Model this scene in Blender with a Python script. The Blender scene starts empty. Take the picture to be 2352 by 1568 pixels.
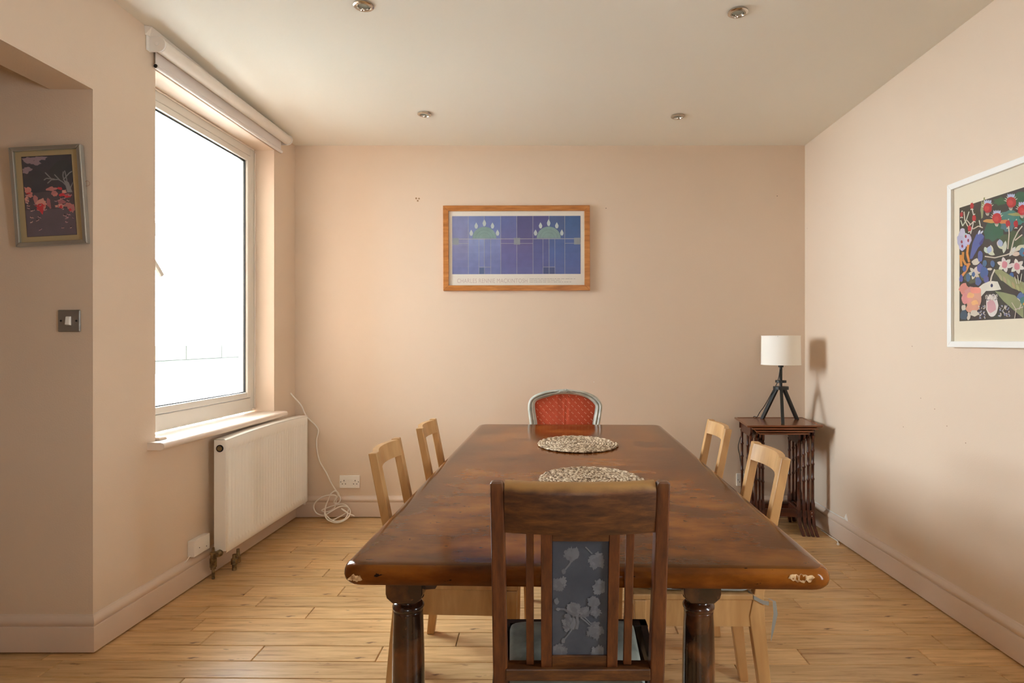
import bpy, math, random
from mathutils import Vector, Matrix
random.seed(7)
C = bpy.context.scene
COL = C.collection
F, CX, CY, EYE = 1390.0, 1250.0, 783.0, 1.232      # focal length and principal point of the photograph, eye height

# ------------------------------------------------------------------ camera
cam_d = bpy.data.cameras.new('camera'); cam = bpy.data.objects.new('camera', cam_d); COL.objects.link(cam)
cam.location = (0, 0, EYE); cam.rotation_euler = (math.pi/2, 0, 0)
cam_d.sensor_width = 36; cam_d.lens = 36*F/2352
cam_d.shift_x = -(CX-1176)/2352; cam_d.shift_y = -1/2352
cam_d.clip_start = .05; cam_d.clip_end = 200
C.camera = cam

# ------------------------------------------------------------------ world, exposure
w = bpy.data.worlds.new('overcast_sky'); C.world = w; w.use_nodes = True
bg = w.node_tree.nodes['Background']
bg.inputs[0].default_value = (0.90, 0.97, 1.05, 1); bg.inputs[1].default_value = 15.0
C.view_settings.view_transform = 'Standard'; C.view_settings.look = 'None'
C.view_settings.exposure = 1.42; C.view_settings.gamma = 1; C.view_settings.use_curve_mapping = False
cy = C.cycles
cy.max_bounces = 14; cy.diffuse_bounces = 10; cy.glossy_bounces = 5; cy.transmission_bounces = 6; cy.transparent_max_bounces = 12
cy.caustics_reflective = False; cy.caustics_refractive = False; cy.blur_glossy = 0.5
cy.use_denoising = True; cy.sample_clamp_indirect = 6.0
try: cy.denoiser = 'OPENIMAGEDENOISE'
except Exception: pass

def portal(loc, rot, sx, sy):
    d = bpy.data.lights.new('daylight_portal', 'AREA'); d.shape = 'RECTANGLE'; d.size = sx; d.size_y = sy
    d.cycles.is_portal = True
    o = bpy.data.objects.new('daylight_portal', d); COL.objects.link(o); o.location = loc; o.rotation_euler = rot
portal((-2.02, 3.36, 1.64), (0, -math.pi/2, 0), 1.75, 1.2)      # the side window
portal((.2, -2.42, 1.53), (math.pi/2, 0, 0), .42, .6)
portal((1.98, .625, 1.35), (0, math.pi/2, 0), 1.5, .36)      # unseen right-wall window, added for fill light
# # the rear portal serves an unseen window added for fill

# ------------------------------------------------------------------ materials
def mat(name, color=(.8,.8,.8), rough=.5, metal=0, **kw):
    m = bpy.data.materials.new(name); m.use_nodes = True
    p = m.node_tree.nodes['Principled BSDF']
    p.inputs['Base Color'].default_value = (*color, 1)
    p.inputs['Roughness'].default_value = rough; p.inputs['Metallic'].default_value = metal
    for k, v in kw.items(): p.inputs[k.replace('_', ' ')].default_value = v
    return m
def nodes(m): return m.node_tree, m.node_tree.nodes['Principled BSDF']
def noisy(m, stops, scale=(1,1,1), nscale=5, detail=6, dist=0, bump=0, bscale=None, coord='Object', nrough=.5, rnd=0):
    """colour from a stretched noise through a ramp, plus fine bump"""
    t, p = nodes(m); N, L = t.nodes, t.links
    tc = N.new('ShaderNodeTexCoord'); mp = N.new('ShaderNodeMapping'); mp.inputs['Scale'].default_value = scale
    L.new(tc.outputs[coord], mp.inputs['Vector'])
    src = mp.outputs['Vector']
    if rnd:
        oi = N.new('ShaderNodeObjectInfo'); ad = N.new('ShaderNodeVectorMath'); ad.operation = 'ADD'
        sc = N.new('ShaderNodeVectorMath'); sc.operation = 'SCALE'
        cmb = N.new('ShaderNodeCombineXYZ')
        for i in range(3): L.new(oi.outputs['Random'], cmb.inputs[i])
        L.new(cmb.outputs[0], sc.inputs[0]); sc.inputs['Scale'].default_value = 37
        L.new(src, ad.inputs[0]); L.new(sc.outputs[0], ad.inputs[1]); src = ad.outputs[0]
    nz = N.new('ShaderNodeTexNoise'); nz.inputs['Scale'].default_value = nscale
    nz.inputs['Detail'].default_value = detail; nz.inputs['Roughness'].default_value = nrough; nz.inputs['Distortion'].default_value = dist
    L.new(src, nz.inputs['Vector'])
    rp = N.new('ShaderNodeValToRGB'); el = rp.color_ramp.elements
    el[0].position, el[0].color = stops[0][0], (*stops[0][1], 1)
    el[1].position, el[1].color = stops[-1][0], (*stops[-1][1], 1)
    for s in stops[1:-1]:
        e = el.new(s[0]); e.color = (*s[1], 1)
    L.new(nz.outputs['Fac'], rp.inputs['Fac'])
    out = rp.outputs['Color']
    if rnd:
        hsv = N.new('ShaderNodeHueSaturation'); mr = N.new('ShaderNodeMapRange')
        mr.inputs['To Min'].default_value = 1-rnd; mr.inputs['To Max'].default_value = 1+rnd
        L.new(oi.outputs['Random'], mr.inputs['Value']); L.new(mr.outputs[0], hsv.inputs['Value'])
        L.new(out, hsv.inputs['Color']); out = hsv.outputs['Color']
    L.new(out, p.inputs['Base Color'])
    if bump:
        bp = N.new('ShaderNodeBump'); bp.inputs['Strength'].default_value = bump; bp.inputs['Distance'].default_value = .002
        if bscale:
            n2 = N.new('ShaderNodeTexNoise'); n2.inputs['Scale'].default_value = bscale; n2.inputs['Detail'].default_value = 3
            L.new(src, n2.inputs['Vector']); L.new(n2.outputs['Fac'], bp.inputs['Height'])
        else: L.new(nz.outputs['Fac'], bp.inputs['Height'])
        L.new(bp.outputs['Normal'], p.inputs['Normal'])
    return m, rp.outputs['Color'], src
def mix_dots(m, scale, thresh, color, stretch=(1,1,1), soft=.02):
    """small dark or pale specks (knots, dents, wear) over the existing base colour"""
    t, p = nodes(m); N, L = t.nodes, t.links
    tc = N.new('ShaderNodeTexCoord'); mp = N.new('ShaderNodeMapping'); mp.inputs['Scale'].default_value = stretch
    L.new(tc.outputs['Object'], mp.inputs['Vector'])
    nz = N.new('ShaderNodeTexNoise'); nz.inputs['Scale'].default_value = scale; nz.inputs['Detail'].default_value = 4
    L.new(mp.outputs[0], nz.inputs['Vector'])
    mr = N.new('ShaderNodeMapRange'); mr.inputs['From Min'].default_value = thresh; mr.inputs['From Max'].default_value = thresh+soft
    L.new(nz.outputs['Fac'], mr.inputs['Value'])
    mx = N.new('ShaderNodeMix'); mx.data_type = 'RGBA'
    old = p.inputs['Base Color'].links[0].from_socket if p.inputs['Base Color'].links else None
    if old: L.new(old, mx.inputs[6])
    else: mx.inputs[6].default_value = p.inputs['Base Color'].default_value
    mx.inputs[7].default_value = (*color, 1)
    L.new(mr.outputs[0], mx.inputs[0]); L.new(mx.outputs[2], p.inputs['Base Color'])
    return m

PEACH = (.73, .60, .48)
M = {}
M['wall'], _, _ = noisy(mat('peach_wall_paint', PEACH, .62), [(.3, (.72,.592,.47)), (.7, (.74,.612,.49))], nscale=1.2, detail=3, bump=.25, bscale=160)
M['trim'] = mat('peach_gloss_paint', (.70,.575,.48), .35)
M['ceiling'], _, _ = noisy(mat('ceiling_paint', (.80,.78,.71), .8), [(.3, (.79,.77,.70)), (.7, (.81,.79,.72))], nscale=1, bump=.15, bscale=120)
M['upvc'] = mat('white_window_plastic', (.70,.68,.63), .3)
M['gasket'] = mat('black_gasket', (.015,.02,.02), .5)
M['sill'] = mat('sill_paint', (.80,.70,.62), .3)
M['white_pl'] = mat('white_plastic', (.90,.89,.85), .3)
M['white_old'] = mat('aged_white_plastic', (.84,.82,.79), .35)
M['hole'] = mat('dark_hole', (.01,.01,.01), .8)
M['rad'] = mat('cream_radiator_enamel', (.91,.90,.86), .3)
M['brass'], _, _ = noisy(mat('tarnished_brass', (.3,.22,.12), .4, 1), [(.35, (.12,.09,.05)), (.65, (.42,.32,.18))], nscale=40)
M['chrome'] = mat('chrome', (.62,.58,.52), .16, 1)
M['steel'] = mat('brushed_steel', (.36,.34,.31), .38, 1, Anisotropic=.7)
M['black'] = mat('black_stained_wood', (.012,.014,.013), .4)
M['cablek'] = mat('black_cable', (.01,.01,.01), .4)
M['cablew'] = mat('white_cable', (.88,.84,.78), .35)
M['silver'] = mat('silver_frame', (.55,.57,.56), .3, .85)
M['white_frame'] = mat('white_painted_frame', (.86,.86,.84), .35)
M['mat_cream'] = mat('cream_card', (.80,.72,.57), .85)
M['mat_tan'] = mat('tan_card', (.52,.42,.24), .85)
M['paper'] = mat('poster_paper', (.84,.82,.76), .7)
M['blind'] = mat('blind_fabric', (.74,.70,.68), .7)
M['blind_tube'] = mat('blind_tube_fabric', (.80,.75,.68), .6)
# roof-light glass of the window: thin clear pane
def thin_glass(name, ior=1.45, tint=(.97,.99,.98)):
    m = bpy.data.materials.new(name); m.use_nodes = True; t = m.node_tree; N, L = t.nodes, t.links; N.clear()
    o = N.new('ShaderNodeOutputMaterial'); a = N.new('ShaderNodeBsdfTransparent'); g = N.new('ShaderNodeBsdfGlossy')
    a.inputs[0].default_value = (*tint, 1); g.inputs['Roughness'].default_value = .02
    fr = N.new('ShaderNodeFresnel'); fr.inputs[0].default_value = ior; mx = N.new('ShaderNodeMixShader')
    ge = N.new('ShaderNodeNewGeometry'); iv = N.new('ShaderNodeMath'); iv.operation = 'SUBTRACT'; iv.inputs[0].default_value = 1
    ml = N.new('ShaderNodeMath'); ml.operation = 'MULTIPLY'; L.new(ge.outputs['Backfacing'], iv.inputs[1])     # only the outer skin of the sheet mirrors
    L.new(fr.outputs[0], ml.inputs[0]); L.new(iv.outputs[0], ml.inputs[1])
    L.new(ml.outputs[0], mx.inputs[0]); L.new(a.outputs[0], mx.inputs[1]); L.new(g.outputs[0], mx.inputs[2]); L.new(mx.outputs[0], o.inputs[0])
    return m
M['glass'] = thin_glass('window_glass'); M['pic_glass'] = thin_glass('picture_glass', 1.5, (1,1,1))
# floor oak
M['oak'], _, _ = noisy(mat('oak_plank', (.4,.2,.08), .34), [(.26,(.34,.18,.07)),(.42,(.58,.365,.165)),(.58,(.70,.47,.23)),(.8,(.80,.57,.31))],
        scale=(1.0,11,9), nscale=4.2, detail=12, dist=.3, nrough=.62, bump=.25, rnd=.13)
mix_dots(M['oak'], 6.5, .655, (.17,.08,.035), (1.3,4,4), .07)
M['oak_gap'] = mat('floor_gap', (.06,.03,.015), .8)
# table
M['table'], _, _ = noisy(mat('table_varnish', (.15,.04,.01), .12), [(.30,(.062,.018,.004)),(.44,(.125,.036,.005)),(.56,(.215,.067,.009)),(.80,(.32,.115,.015))],
        scale=(1.0,1.7,3), nscale=4.0, detail=12, dist=.0, nrough=.56, bump=.10, bscale=45)
t_, p_ = nodes(M['table']); p_.inputs['Specular IOR Level'].default_value = .16; p_.inputs['IOR'].default_value = 1.4
def border_tone(m, hx, hy, wd, dark, amount):
    """the darker border that runs round the top: a band of fixed width along the edges of the board"""
    t, p = nodes(m); N, L = t.nodes, t.links
    tc = N.new('ShaderNodeTexCoord'); sp = N.new('ShaderNodeSeparateXYZ'); L.new(tc.outputs['Object'], sp.inputs[0]); outs = []
    nz = N.new('ShaderNodeTexNoise'); nz.inputs['Scale'].default_value = 7; L.new(tc.outputs['Object'], nz.inputs['Vector'])
    for k, h in ((0, hx), (1, hy)):
        ab = N.new('ShaderNodeMath'); ab.operation = 'ABSOLUTE'; L.new(sp.outputs[k], ab.inputs[0])
        ad = N.new('ShaderNodeMath'); ad.operation = 'MULTIPLY_ADD'; L.new(nz.outputs['Fac'], ad.inputs[0]); ad.inputs[1].default_value = .03; L.new(ab.outputs[0], ad.inputs[2])
        mr = N.new('ShaderNodeMapRange'); mr.interpolation_type = 'SMOOTHSTEP'; mr.inputs['From Min'].default_value = h-wd; mr.inputs['From Max'].default_value = h+.01
        L.new(ad.outputs[0], mr.inputs['Value']); outs.append(mr.outputs[0])
    mx = N.new('ShaderNodeMath'); mx.operation = 'MAXIMUM'; L.new(outs[0], mx.inputs[0]); L.new(outs[1], mx.inputs[1])
    sc = N.new('ShaderNodeMath'); sc.operation = 'MULTIPLY'; sc.inputs[1].default_value = amount; L.new(mx.outputs[0], sc.inputs[0])
    # only the flat top carries it: the nose of the board keeps its own warm colour
    zr = N.new('ShaderNodeMath'); zr.operation = 'GREATER_THAN'; zr.inputs[1].default_value = .738; L.new(sp.outputs[2], zr.inputs[0])
    s2 = N.new('ShaderNodeMath'); s2.operation = 'MULTIPLY'; L.new(sc.outputs[0], s2.inputs[0]); L.new(zr.outputs[0], s2.inputs[1])
    mm = N.new('ShaderNodeMix'); mm.data_type = 'RGBA'; L.new(p.inputs['Base Color'].links[0].from_socket, mm.inputs[6]); mm.inputs[7].default_value = (*dark, 1)
    L.new(s2.outputs[0], mm.inputs[0]); L.new(mm.outputs[2], p.inputs['Base Color'])
border_tone(M['table'], .54, 1.145, .15, (.045,.018,.006), .6)
mix_dots(M['table'], 30, .70, (.012,.006,.004), (1,2.2,2), .03)
M['table_nose'] = M['table']
M['tableleg'], _, _ = noisy(mat('table_leg_varnish', (.1,.03,.01), .2), [(.35,(.010,.005,.003)),(.5,(.035,.011,.005)),(.62,(.10,.030,.008)),(.8,(.19,.062,.014))],
        nscale=9, detail=8, dist=.5)
nodes(M['tableleg'])[1].inputs['Coat Weight'].default_value = .3
M['apron'] = mat('table_apron_wood', (.05,.018,.008), .35)
M['chip'], _, _ = noisy(mat('bare_chipped_wood', (.6,.4,.2), .8), [(.35,(.25,.12,.04)),(.6,(.75,.52,.28))], nscale=60)
# foreground chair
M['oakdark'], _, _ = noisy(mat('dark_oak', (.12,.04,.015), .42), [(.30,(.028,.009,.003)),(.5,(.078,.026,.006)),(.70,(.17,.064,.014))],
        scale=(2.0,6,11), nscale=7, detail=12, dist=.15, nrough=.7, bump=.2)
M['oakdark_v'], _, _ = noisy(mat('dark_oak_upright', (.12,.04,.015), .4), [(.28,(.042,.011,.003)),(.5,(.095,.026,.006)),(.72,(.16,.048,.010))],
        scale=(14,14,1.6), nscale=6, detail=12, dist=.1, nrough=.62, bump=.15)
def worn_lit_top(m, z0, z1, col, amount=.8):  # golden top edge: wear, plus light from above put into the colour
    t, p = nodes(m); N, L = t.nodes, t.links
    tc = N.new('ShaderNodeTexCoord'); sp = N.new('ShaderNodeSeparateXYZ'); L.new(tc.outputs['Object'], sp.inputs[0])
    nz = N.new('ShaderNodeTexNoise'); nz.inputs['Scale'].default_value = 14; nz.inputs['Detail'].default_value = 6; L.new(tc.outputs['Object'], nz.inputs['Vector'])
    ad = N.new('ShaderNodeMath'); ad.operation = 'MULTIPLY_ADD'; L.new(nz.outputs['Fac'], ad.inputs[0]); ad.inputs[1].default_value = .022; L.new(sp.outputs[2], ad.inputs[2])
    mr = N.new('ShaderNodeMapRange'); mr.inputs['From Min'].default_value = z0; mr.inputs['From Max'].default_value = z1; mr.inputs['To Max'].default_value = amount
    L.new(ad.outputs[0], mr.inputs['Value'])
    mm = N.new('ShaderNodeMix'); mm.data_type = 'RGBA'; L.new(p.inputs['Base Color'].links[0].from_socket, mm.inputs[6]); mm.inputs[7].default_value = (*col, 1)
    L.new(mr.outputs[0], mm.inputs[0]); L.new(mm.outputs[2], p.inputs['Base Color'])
worn_lit_top(M['oakdark'], .934, .948, (.46,.25,.08), .75)
worn_lit_top(M['oakdark_v'], .935, .960, (.17,.08,.03), .6)
M['black_seat'] = mat('dark_seat_frame', (.02,.009,.005), .5)
M['sage'], _, _ = noisy(mat('sage_velvet', (.30,.33,.29), .9), [(.35,(.20,.225,.195)),(.65,(.36,.385,.33))], nscale=14, detail=5, bump=.3)
M['bluefab'], _, _ = noisy(mat('blue_grey_damask', (.1,.12,.16), .75), [(.4,(.040,.052,.080)),(.6,(.064,.078,.108))], nscale=9, detail=8)
M['bluefloral'] = mat('pale_damask_floral', (.30,.33,.37), .75)
# pale chairs
M['beech'], _, _ = noisy(mat('pale_beech', (.6,.36,.15), .42), [(.3,(.44,.235,.085)),(.55,(.55,.315,.125)),(.75,(.63,.375,.165))],
        scale=(5,5,1.1), nscale=4, detail=6, dist=.8)
M['greycush'] = mat('grey_cushion', (.28,.27,.24), .9)
M['mahog'], _, _ = noisy(mat('mahogany', (.1,.03,.012), .3), [(.3,(.035,.010,.005)),(.55,(.085,.022,.009)),(.75,(.14,.042,.016))], scale=(1,5,5), nscale=5, detail=7)
M['mahog_top'], _, _ = noisy(mat('mahogany_top', (.2,.07,.03), .22), [(.3,(.13,.042,.015)),(.55,(.21,.075,.028)),(.75,(.28,.105,.04))], scale=(1,6,5), nscale=4, detail=7)
M['lampshade'] = mat('cream_lampshade', (.90,.88,.82), .8)
M['grey_paint'], _, _ = noisy(mat('pale_grey_green_paint', (.5,.52,.47), .45), [(.35,(.36,.38,.34)),(.65,(.58,.60,.54))], nscale=18, detail=5)
M['red'] = mat('coral_red_fabric', (.55,.085,.035), .8)
M['dot'] = mat('cream_woven_dot', (.85,.62,.42), .8)
M['pine'], _, _ = noisy(mat('orange_pine', (.5,.2,.05), .35), [(.3,(.36,.13,.028)),(.55,(.50,.20,.05)),(.75,(.60,.27,.08))], scale=(1.5,9,9), nscale=6, detail=6)
M['grass'], _, _ = noisy(mat('woven_seagrass', (.4,.28,.17), .85), [(.36,(.12,.07,.04)),(.48,(.36,.25,.15)),(.62,(.74,.62,.46))], nscale=90, detail=2, dist=1.0)

# ------------------------------------------------------------------ mesh helpers
class MB:
    def __init__(s): s.v = []; s.f = []; s.c = []
    def add(s, vs, fs, col=None):
        b = len(s.v); s.v += [tuple(v) for v in vs]; s.f += [tuple(b+i for i in f) for f in fs]; s.c += [col]*len(fs); return s
    def box(s, x0, x1, y0, y1, z0, z1, col=None):
        vs = [(x0,y0,z0),(x1,y0,z0),(x1,y1,z0),(x0,y1,z0),(x0,y0,z1),(x1,y0,z1),(x1,y1,z1),(x0,y1,z1)]
        return s.add(vs, [(0,3,2,1),(4,5,6,7),(0,1,5,4),(1,2,6,5),(2,3,7,6),(3,0,4,7)], col)
    def hexa(s, a, b, col=None):      # two quads (4 points each) joined
        return s.add(list(a)+list(b), [(3,2,1,0),(4,5,6,7),(0,1,5,4),(1,2,6,5),(2,3,7,6),(3,0,4,7)], col)
    def prism(s, poly, fn0, fn1):     # poly of 2D points, fn -> 3D at the two ends
        n = len(poly); vs = [fn0(p) for p in poly]+[fn1(p) for p in poly]
        return s.add(vs, [tuple(range(n-1,-1,-1)), tuple(range(n,2*n))]+[(i,(i+1)%n,n+(i+1)%n,n+i) for i in range(n)])
    def rings(s, rings, cap0=True, cap1=True, closed=True):
        n = len(rings[0]); vs = [p for r in rings for p in r]; fs = []
        for k in range(len(rings)-1):
            for i in range(n if closed else n-1):
                j = (i+1)%n; fs.append((k*n+i, k*n+j, (k+1)*n+j, (k+1)*n+i))
        if cap0: fs.append(tuple(range(n-1,-1,-1)))
        if cap1: fs.append(tuple((len(rings)-1)*n+i for i in range(n)))
        return s.add(vs, fs)
    def lathe(s, prof, c=(0,0,0), n=20, axis='z', cap=True, a0=0):
        rg = []
        for r, h in prof:
            ring = []
            for i in range(n):
                a = a0+2*math.pi*i/n; u, w_ = r*math.cos(a), r*math.sin(a)
                p = {'z':(u,w_,h),'x':(h,u,w_),'y':(w_,h,u)}[axis]
                ring.append((c[0]+p[0],c[1]+p[1],c[2]+p[2]))
            rg.append(ring)
        return s.rings(rg, cap, cap)
    def tube(s, pts, r, n=8, sub=0):
        pts = [Vector(p) for p in pts]
        if sub: pts = catmull(pts, sub)
        rg = []; up = None
        for i, p in enumerate(pts):
            d = (pts[min(i+1,len(pts)-1)]-pts[max(i-1,0)]).normalized()
            if up is None: up = d.orthogonal().normalized()
            up = (up - d*up.dot(d)).normalized(); sd = d.cross(up)
            rr = r(i/(len(pts)-1)) if callable(r) else r
            rg.append([tuple(p+up*rr*math.cos(2*math.pi*k/n)+sd*rr*math.sin(2*math.pi*k/n)) for k in range(n)])
        return s.rings(rg)
def catmull(P, sub):
    out = []
    for i in range(len(P)-1):
        a, b, c, d = P[max(i-1,0)], P[i], P[i+1], P[min(i+2,len(P)-1)]
        for k in range(sub):
            t = k/sub
            out.append(.5*((2*b)+(-a+c)*t+(2*a-5*b+4*c-d)*t*t+(-a+3*b-3*c+d)*t**3))
    out.append(P[-1]); return out

def obj(name, mb, material=None, parent=None, bevel=0, smooth=None, kind=None, label=None, cat=None, group=None, segs=2):
    me = bpy.data.meshes.new(name); me.from_pydata(mb.v, [], mb.f); me.update()
    import bmesh
    bm = bmesh.new(); bm.from_mesh(me); bmesh.ops.recalc_face_normals(bm, faces=bm.faces) if not any(mb.c) else None
    bm.to_mesh(me); bm.free()
    if material: me.materials.append(material)
    if any(mb.c):
        ca = me.color_attributes.new('print', 'FLOAT_COLOR', 'CORNER')
        for p, c in zip(me.polygons, mb.c):
            for li in p.loop_indices: ca.data[li].color = (*c, 1)
    if smooth is not None:
        me.shade_smooth(); me.set_sharp_from_angle(angle=math.radians(smooth))
    o = bpy.data.objects.new(name, me); COL.objects.link(o)
    if parent: o.parent = parent
    if bevel:
        b = o.modifiers.new('bevel', 'BEVEL'); b.width = bevel; b.segments = segs; b.limit_method = 'ANGLE'; b.angle_limit = math.radians(40)
        b.harden_normals = False
    tag(o, label, cat, group, kind); return o
def tag(o, label=None, cat=None, group=None, kind=None):
    for k, v in (('label', label), ('category', cat), ('group', group), ('kind', kind)):
        if v: o[k] = v
    return o
def thing(name, label, cat, loc=(0,0,0), rz=0, group=None, kind=None):
    o = bpy.data.objects.new(name, None); COL.objects.link(o); o.empty_display_size = .1
    o.location = loc; o.rotation_euler = (0,0,rz); return tag(o, label, cat, group, kind)
def P(px, py, Y):      # a point read off the photograph at a known distance
    return Vector(((px-CX)*Y/F, Y, EYE-(py-CY)*Y/F))

# ------------------------------------------------------------------ the room
YB, XR = 4.237, 1.825
SL = (1.79-1.745)/(4.237-2.40); AL = math.atan(SL)          # the left wall leans off square a little
def XL(Y): return -1.745 - SL*(YB-Y)
YF, YREAR, XH = 2.40, -2.3, -3.6
def ceil_z(X, Y):
    t = max(0, min(1, (X+1.745)/3.57)); return 2.600+(YB-Y)*(.0257*(1-t)+.0067*t)

# floor: one object per plank
floor = obj('floor', MB().box(XH-.1, XR+.1, YREAR-.1, YB+.1, -.12, -.013), M['oak_gap'], kind='structure')
joints = {0:[-1.947,-1.131,-.65,1.012,1.492], 1:[-1.40,-.358,1.622], 2:[-1.506,.565,1.526], 3:[-1.553,-1.064,.9], 4:[-1.343,1.19], 5:[-1.46,-1.0,1.61],
          6:[-.2,1.486], 7:[-1.16,1.59], 8:[-1.3,.2,1.68], -1:[-1.86,.725,1.688]}
PW = .1185; tilt = .0112
def add_plank(x0, x1, k):
    g = .0011; y0 = 2.306+PW*k; y1 = y0+PW
    def yy(y, x): return y - tilt*(x-1.2)
    dz = random.uniform(-.0006, .0006); e = .0028
    a = [(x0+g,yy(y0+g,x0),-.013),(x1-g,yy(y0+g,x1),-.013),(x1-g,yy(y1-g,x1),-.013),(x0+g,yy(y1-g,x0),-.013)]
    b = [(p[0],p[1],-e+dz) for p in a]
    c = [(a[0][0]+e,a[0][1]+e,dz),(a[1][0]-e,a[1][1]+e,dz),(a[2][0]-e,a[2][1]-e,dz),(a[3][0]+e,a[3][1]-e,dz)]
    c = [(p[0], p[1], min(p[2], 0)) for p in c]
    cx, cyy = (x0+x1)/2, (y0+y1)/2
    sh = lambda L: [(p[0]-cx,p[1]-cyy,p[2]) for p in L]
    m = MB().rings([sh(a), sh(b), sh(c)])
    o = obj('plank', m, M['oak'], floor); o.location = (cx, cyy, 0)
for k in range(-39, 18):
    y0 = 2.306+PW*k
    if y0 > YB-.02: break
    xl = XH if y0 < 2.36 else -1.80
    js = joints.get(k)
    if js is None:
        js = []; x = xl+random.uniform(.3, 1.5)
        while x < XR-.2: js.append(x); x += random.uniform(1.1, 2.0)
    elif xl < -3:
        js = [xl+random.uniform(.3,.9)]+js
    xs = [xl]+js+[XR+.02]
    for a, b in zip(xs[:-1], xs[1:]): add_plank(a, b, k)

# ceiling
m = MB(); xs = [XH-.1, -1.745, 0, XR+.1]; ys = [YREAR-.1, 0, 2, YB+.1]
vs = [(x, y, ceil_z(x, y)) for y in ys for x in xs]; top = [(x, y, 3.0) for y in ys for x in xs]
fs = []
for j in range(3):
    for i in range(3):
        a = j*4+i; fs.append((a, a+4, a+5, a+1)); fs.append((16+a, 16+a+1, 16+a+5, 16+a+4))
for i in range(3): fs += [(i, i+1, 17+i, 16+i), (12+i, 28+i, 29+i, 13+i)]
for j in range(3): fs += [(4*j, 16+4*j, 20+4*j, 4*j+4), (4*j+3, 4*j+7, 4*j+23, 4*j+19)]
m.add(vs+top, fs); ceiling = obj('ceiling', m, M['ceiling'], kind='structure')

HT = 2.95
wall_back = obj('wall_back', MB().box(-1.9, XR+.2, YB, YB+.2, -.1, HT), M['wall'], kind='structure')
WB, WA = .45, .80
wall_right = obj('wall_right', MB().box(XR, XR+.12, WA, YB+.1, -.1, HT).box(XR, XR+.12, YREAR-.1, WB, -.1, HT).box(XR, XR+.12, WB, WA, -.1, .6).box(XR, XR+.12, WB, WA, 2.1, HT), M['wall'], kind='structure')
w3 = thing('fill_window_right', 'unseen window added in the right wall for fill light', 'window', (XR+.06,0,0), kind='structure')  # out of view, added and sized to fill the room with light
obj('window_frame', MB().box(0, .05, WB, WB+.06, .6, 2.1).box(0, .05, WA-.06, WA, .6, 2.1).box(0, .05, WB, WA, .6, .66).box(0, .05, WB, WA, 2.04, 2.1), M['white_pl'], w3)
obj('pane', MB().box(.02, .026, WB+.05, WA-.05, .65, 2.05), M['glass'], w3)
# left wall in its own frame: local x = into the room, local y = along the wall (0 at the back corner)
wall_left = bpy.data.objects.new('wall_left', None)
m = MB(); TH = .195
yn, yf_, zb, zt = 2.771-YB, 3.926-YB, .755, 2.470
m.box(-TH, 0, yf_, .25, -.1, HT); m.box(-TH, 0, -1.8375, yn, -.1, HT)
m.box(-TH, 0, yn, yf_, -.1, zb); m.box(-TH, 0, yn, yf_, zt, HT)
def wallobj(name, mb, mt, kind=None, **k):
    o = obj(name, mb, mt, kind=kind, **k); o.location = (-1.745, YB, 0); o.rotation_euler = (0,0,-AL); return o
m.box(-.17, 0, -4.0, -1.836, 2.23, HT)                            # lintel over the passage
m.box(-.17, 0, -6.6, -4.0, -.1, HT)
wall_left = wallobj('wall_left', m, M['wall'], 'structure')
obj('wall_extension_light_block', MB().box(XH-.25, -2.03, YF+.151, YF+.20, -.3, 5.6).box(XH-.25, -2.03, YREAR-.2, YF+.151, 3.01, 5.6), mat('brick_outside', (.36,.26,.21), .9), kind='structure')  # unseen outer skin and upper storey, added to cut daylight on the back wall
obj('wall_passage', MB().box(XH-.1, -1.796, YF, YF+.15, -.1, HT), M['wall'], kind='structure')
obj('wall_hall', MB().box(XH-.12, XH, YREAR-.1, YF+.1, -.1, HT), M['wall'], kind='structure')
m = MB(); wx0, wx1, wz0, wz1 = 0, .4, 1.25, 1.82
m.box(XH-.12, wx0, YREAR-.2, YREAR, -.1, HT).box(wx1, XR+.1, YREAR-.2, YREAR, -.1, HT).box(wx0, wx1, YREAR-.2, YREAR, -.1, wz0).box(wx0, wx1, YREAR-.2, YREAR, wz1, HT)
obj('wall_rear', m, M['wall'], kind='structure')
w2 = thing('fill_window_rear', 'unseen window added behind the viewer for fill light', 'window', (0,YREAR-.12,0), kind='structure')  # out of view, added as a small fill light from the rear
m = MB()
for a in (wx0, wx1-.06): m.box(a, a+.06, 0, .06, wz0, wz1)
m.box(wx0, wx1, 0, .06, wz0, wz0+.06).box(wx0, wx1, 0, .06, wz1-.06, wz1)
obj('window_frame', m, M['upvc'], w2); obj('pane', MB().box(wx0, wx1, .02, .026, wz0, wz1), M['glass'], w2)

# skirting boards, mitred at the corners
PROF = [(0,.001),(.018,.001),(.018,.094),(.0165,.098),(.013,.1),(.0145,.104),(.0185,.109),(.0195,.117),(.0175,.125),(.0125,.130),(.0105,.1335),(.007,.136),(.005,.141),(0,.143)]
path = [(XH, YF), (-1.79, YF), (-1.745, YB), (XR, YB), (XR, YREAR)]
def off(i, d):
    pts = []
    dirs = []
    for j in (i-1, i):
        if 0 <= j < len(path)-1:
            v = Vector((path[j+1][0]-path[j][0], path[j+1][1]-path[j][1])).normalized(); dirs.append(Vector((v.y, -v.x)))
    if len(dirs) == 1: o_ = dirs[0]*d
    else:
        b = (dirs[0]+dirs[1]).normalized(); o_ = b*(d/b.dot(dirs[0]))
    return (path[i][0]+o_.x, path[i][1]+o_.y)
for i, nm in enumerate(('baseboard_passage', 'baseboard_left', 'baseboard_back', 'baseboard_right')):
    m = MB().rings([[(*off(i, d), z+.006) for d, z in PROF], [(*off(i+1, d), z+.006) for d, z in PROF]])
    obj(nm, m, M['trim'], kind='structure', smooth=35)

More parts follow.
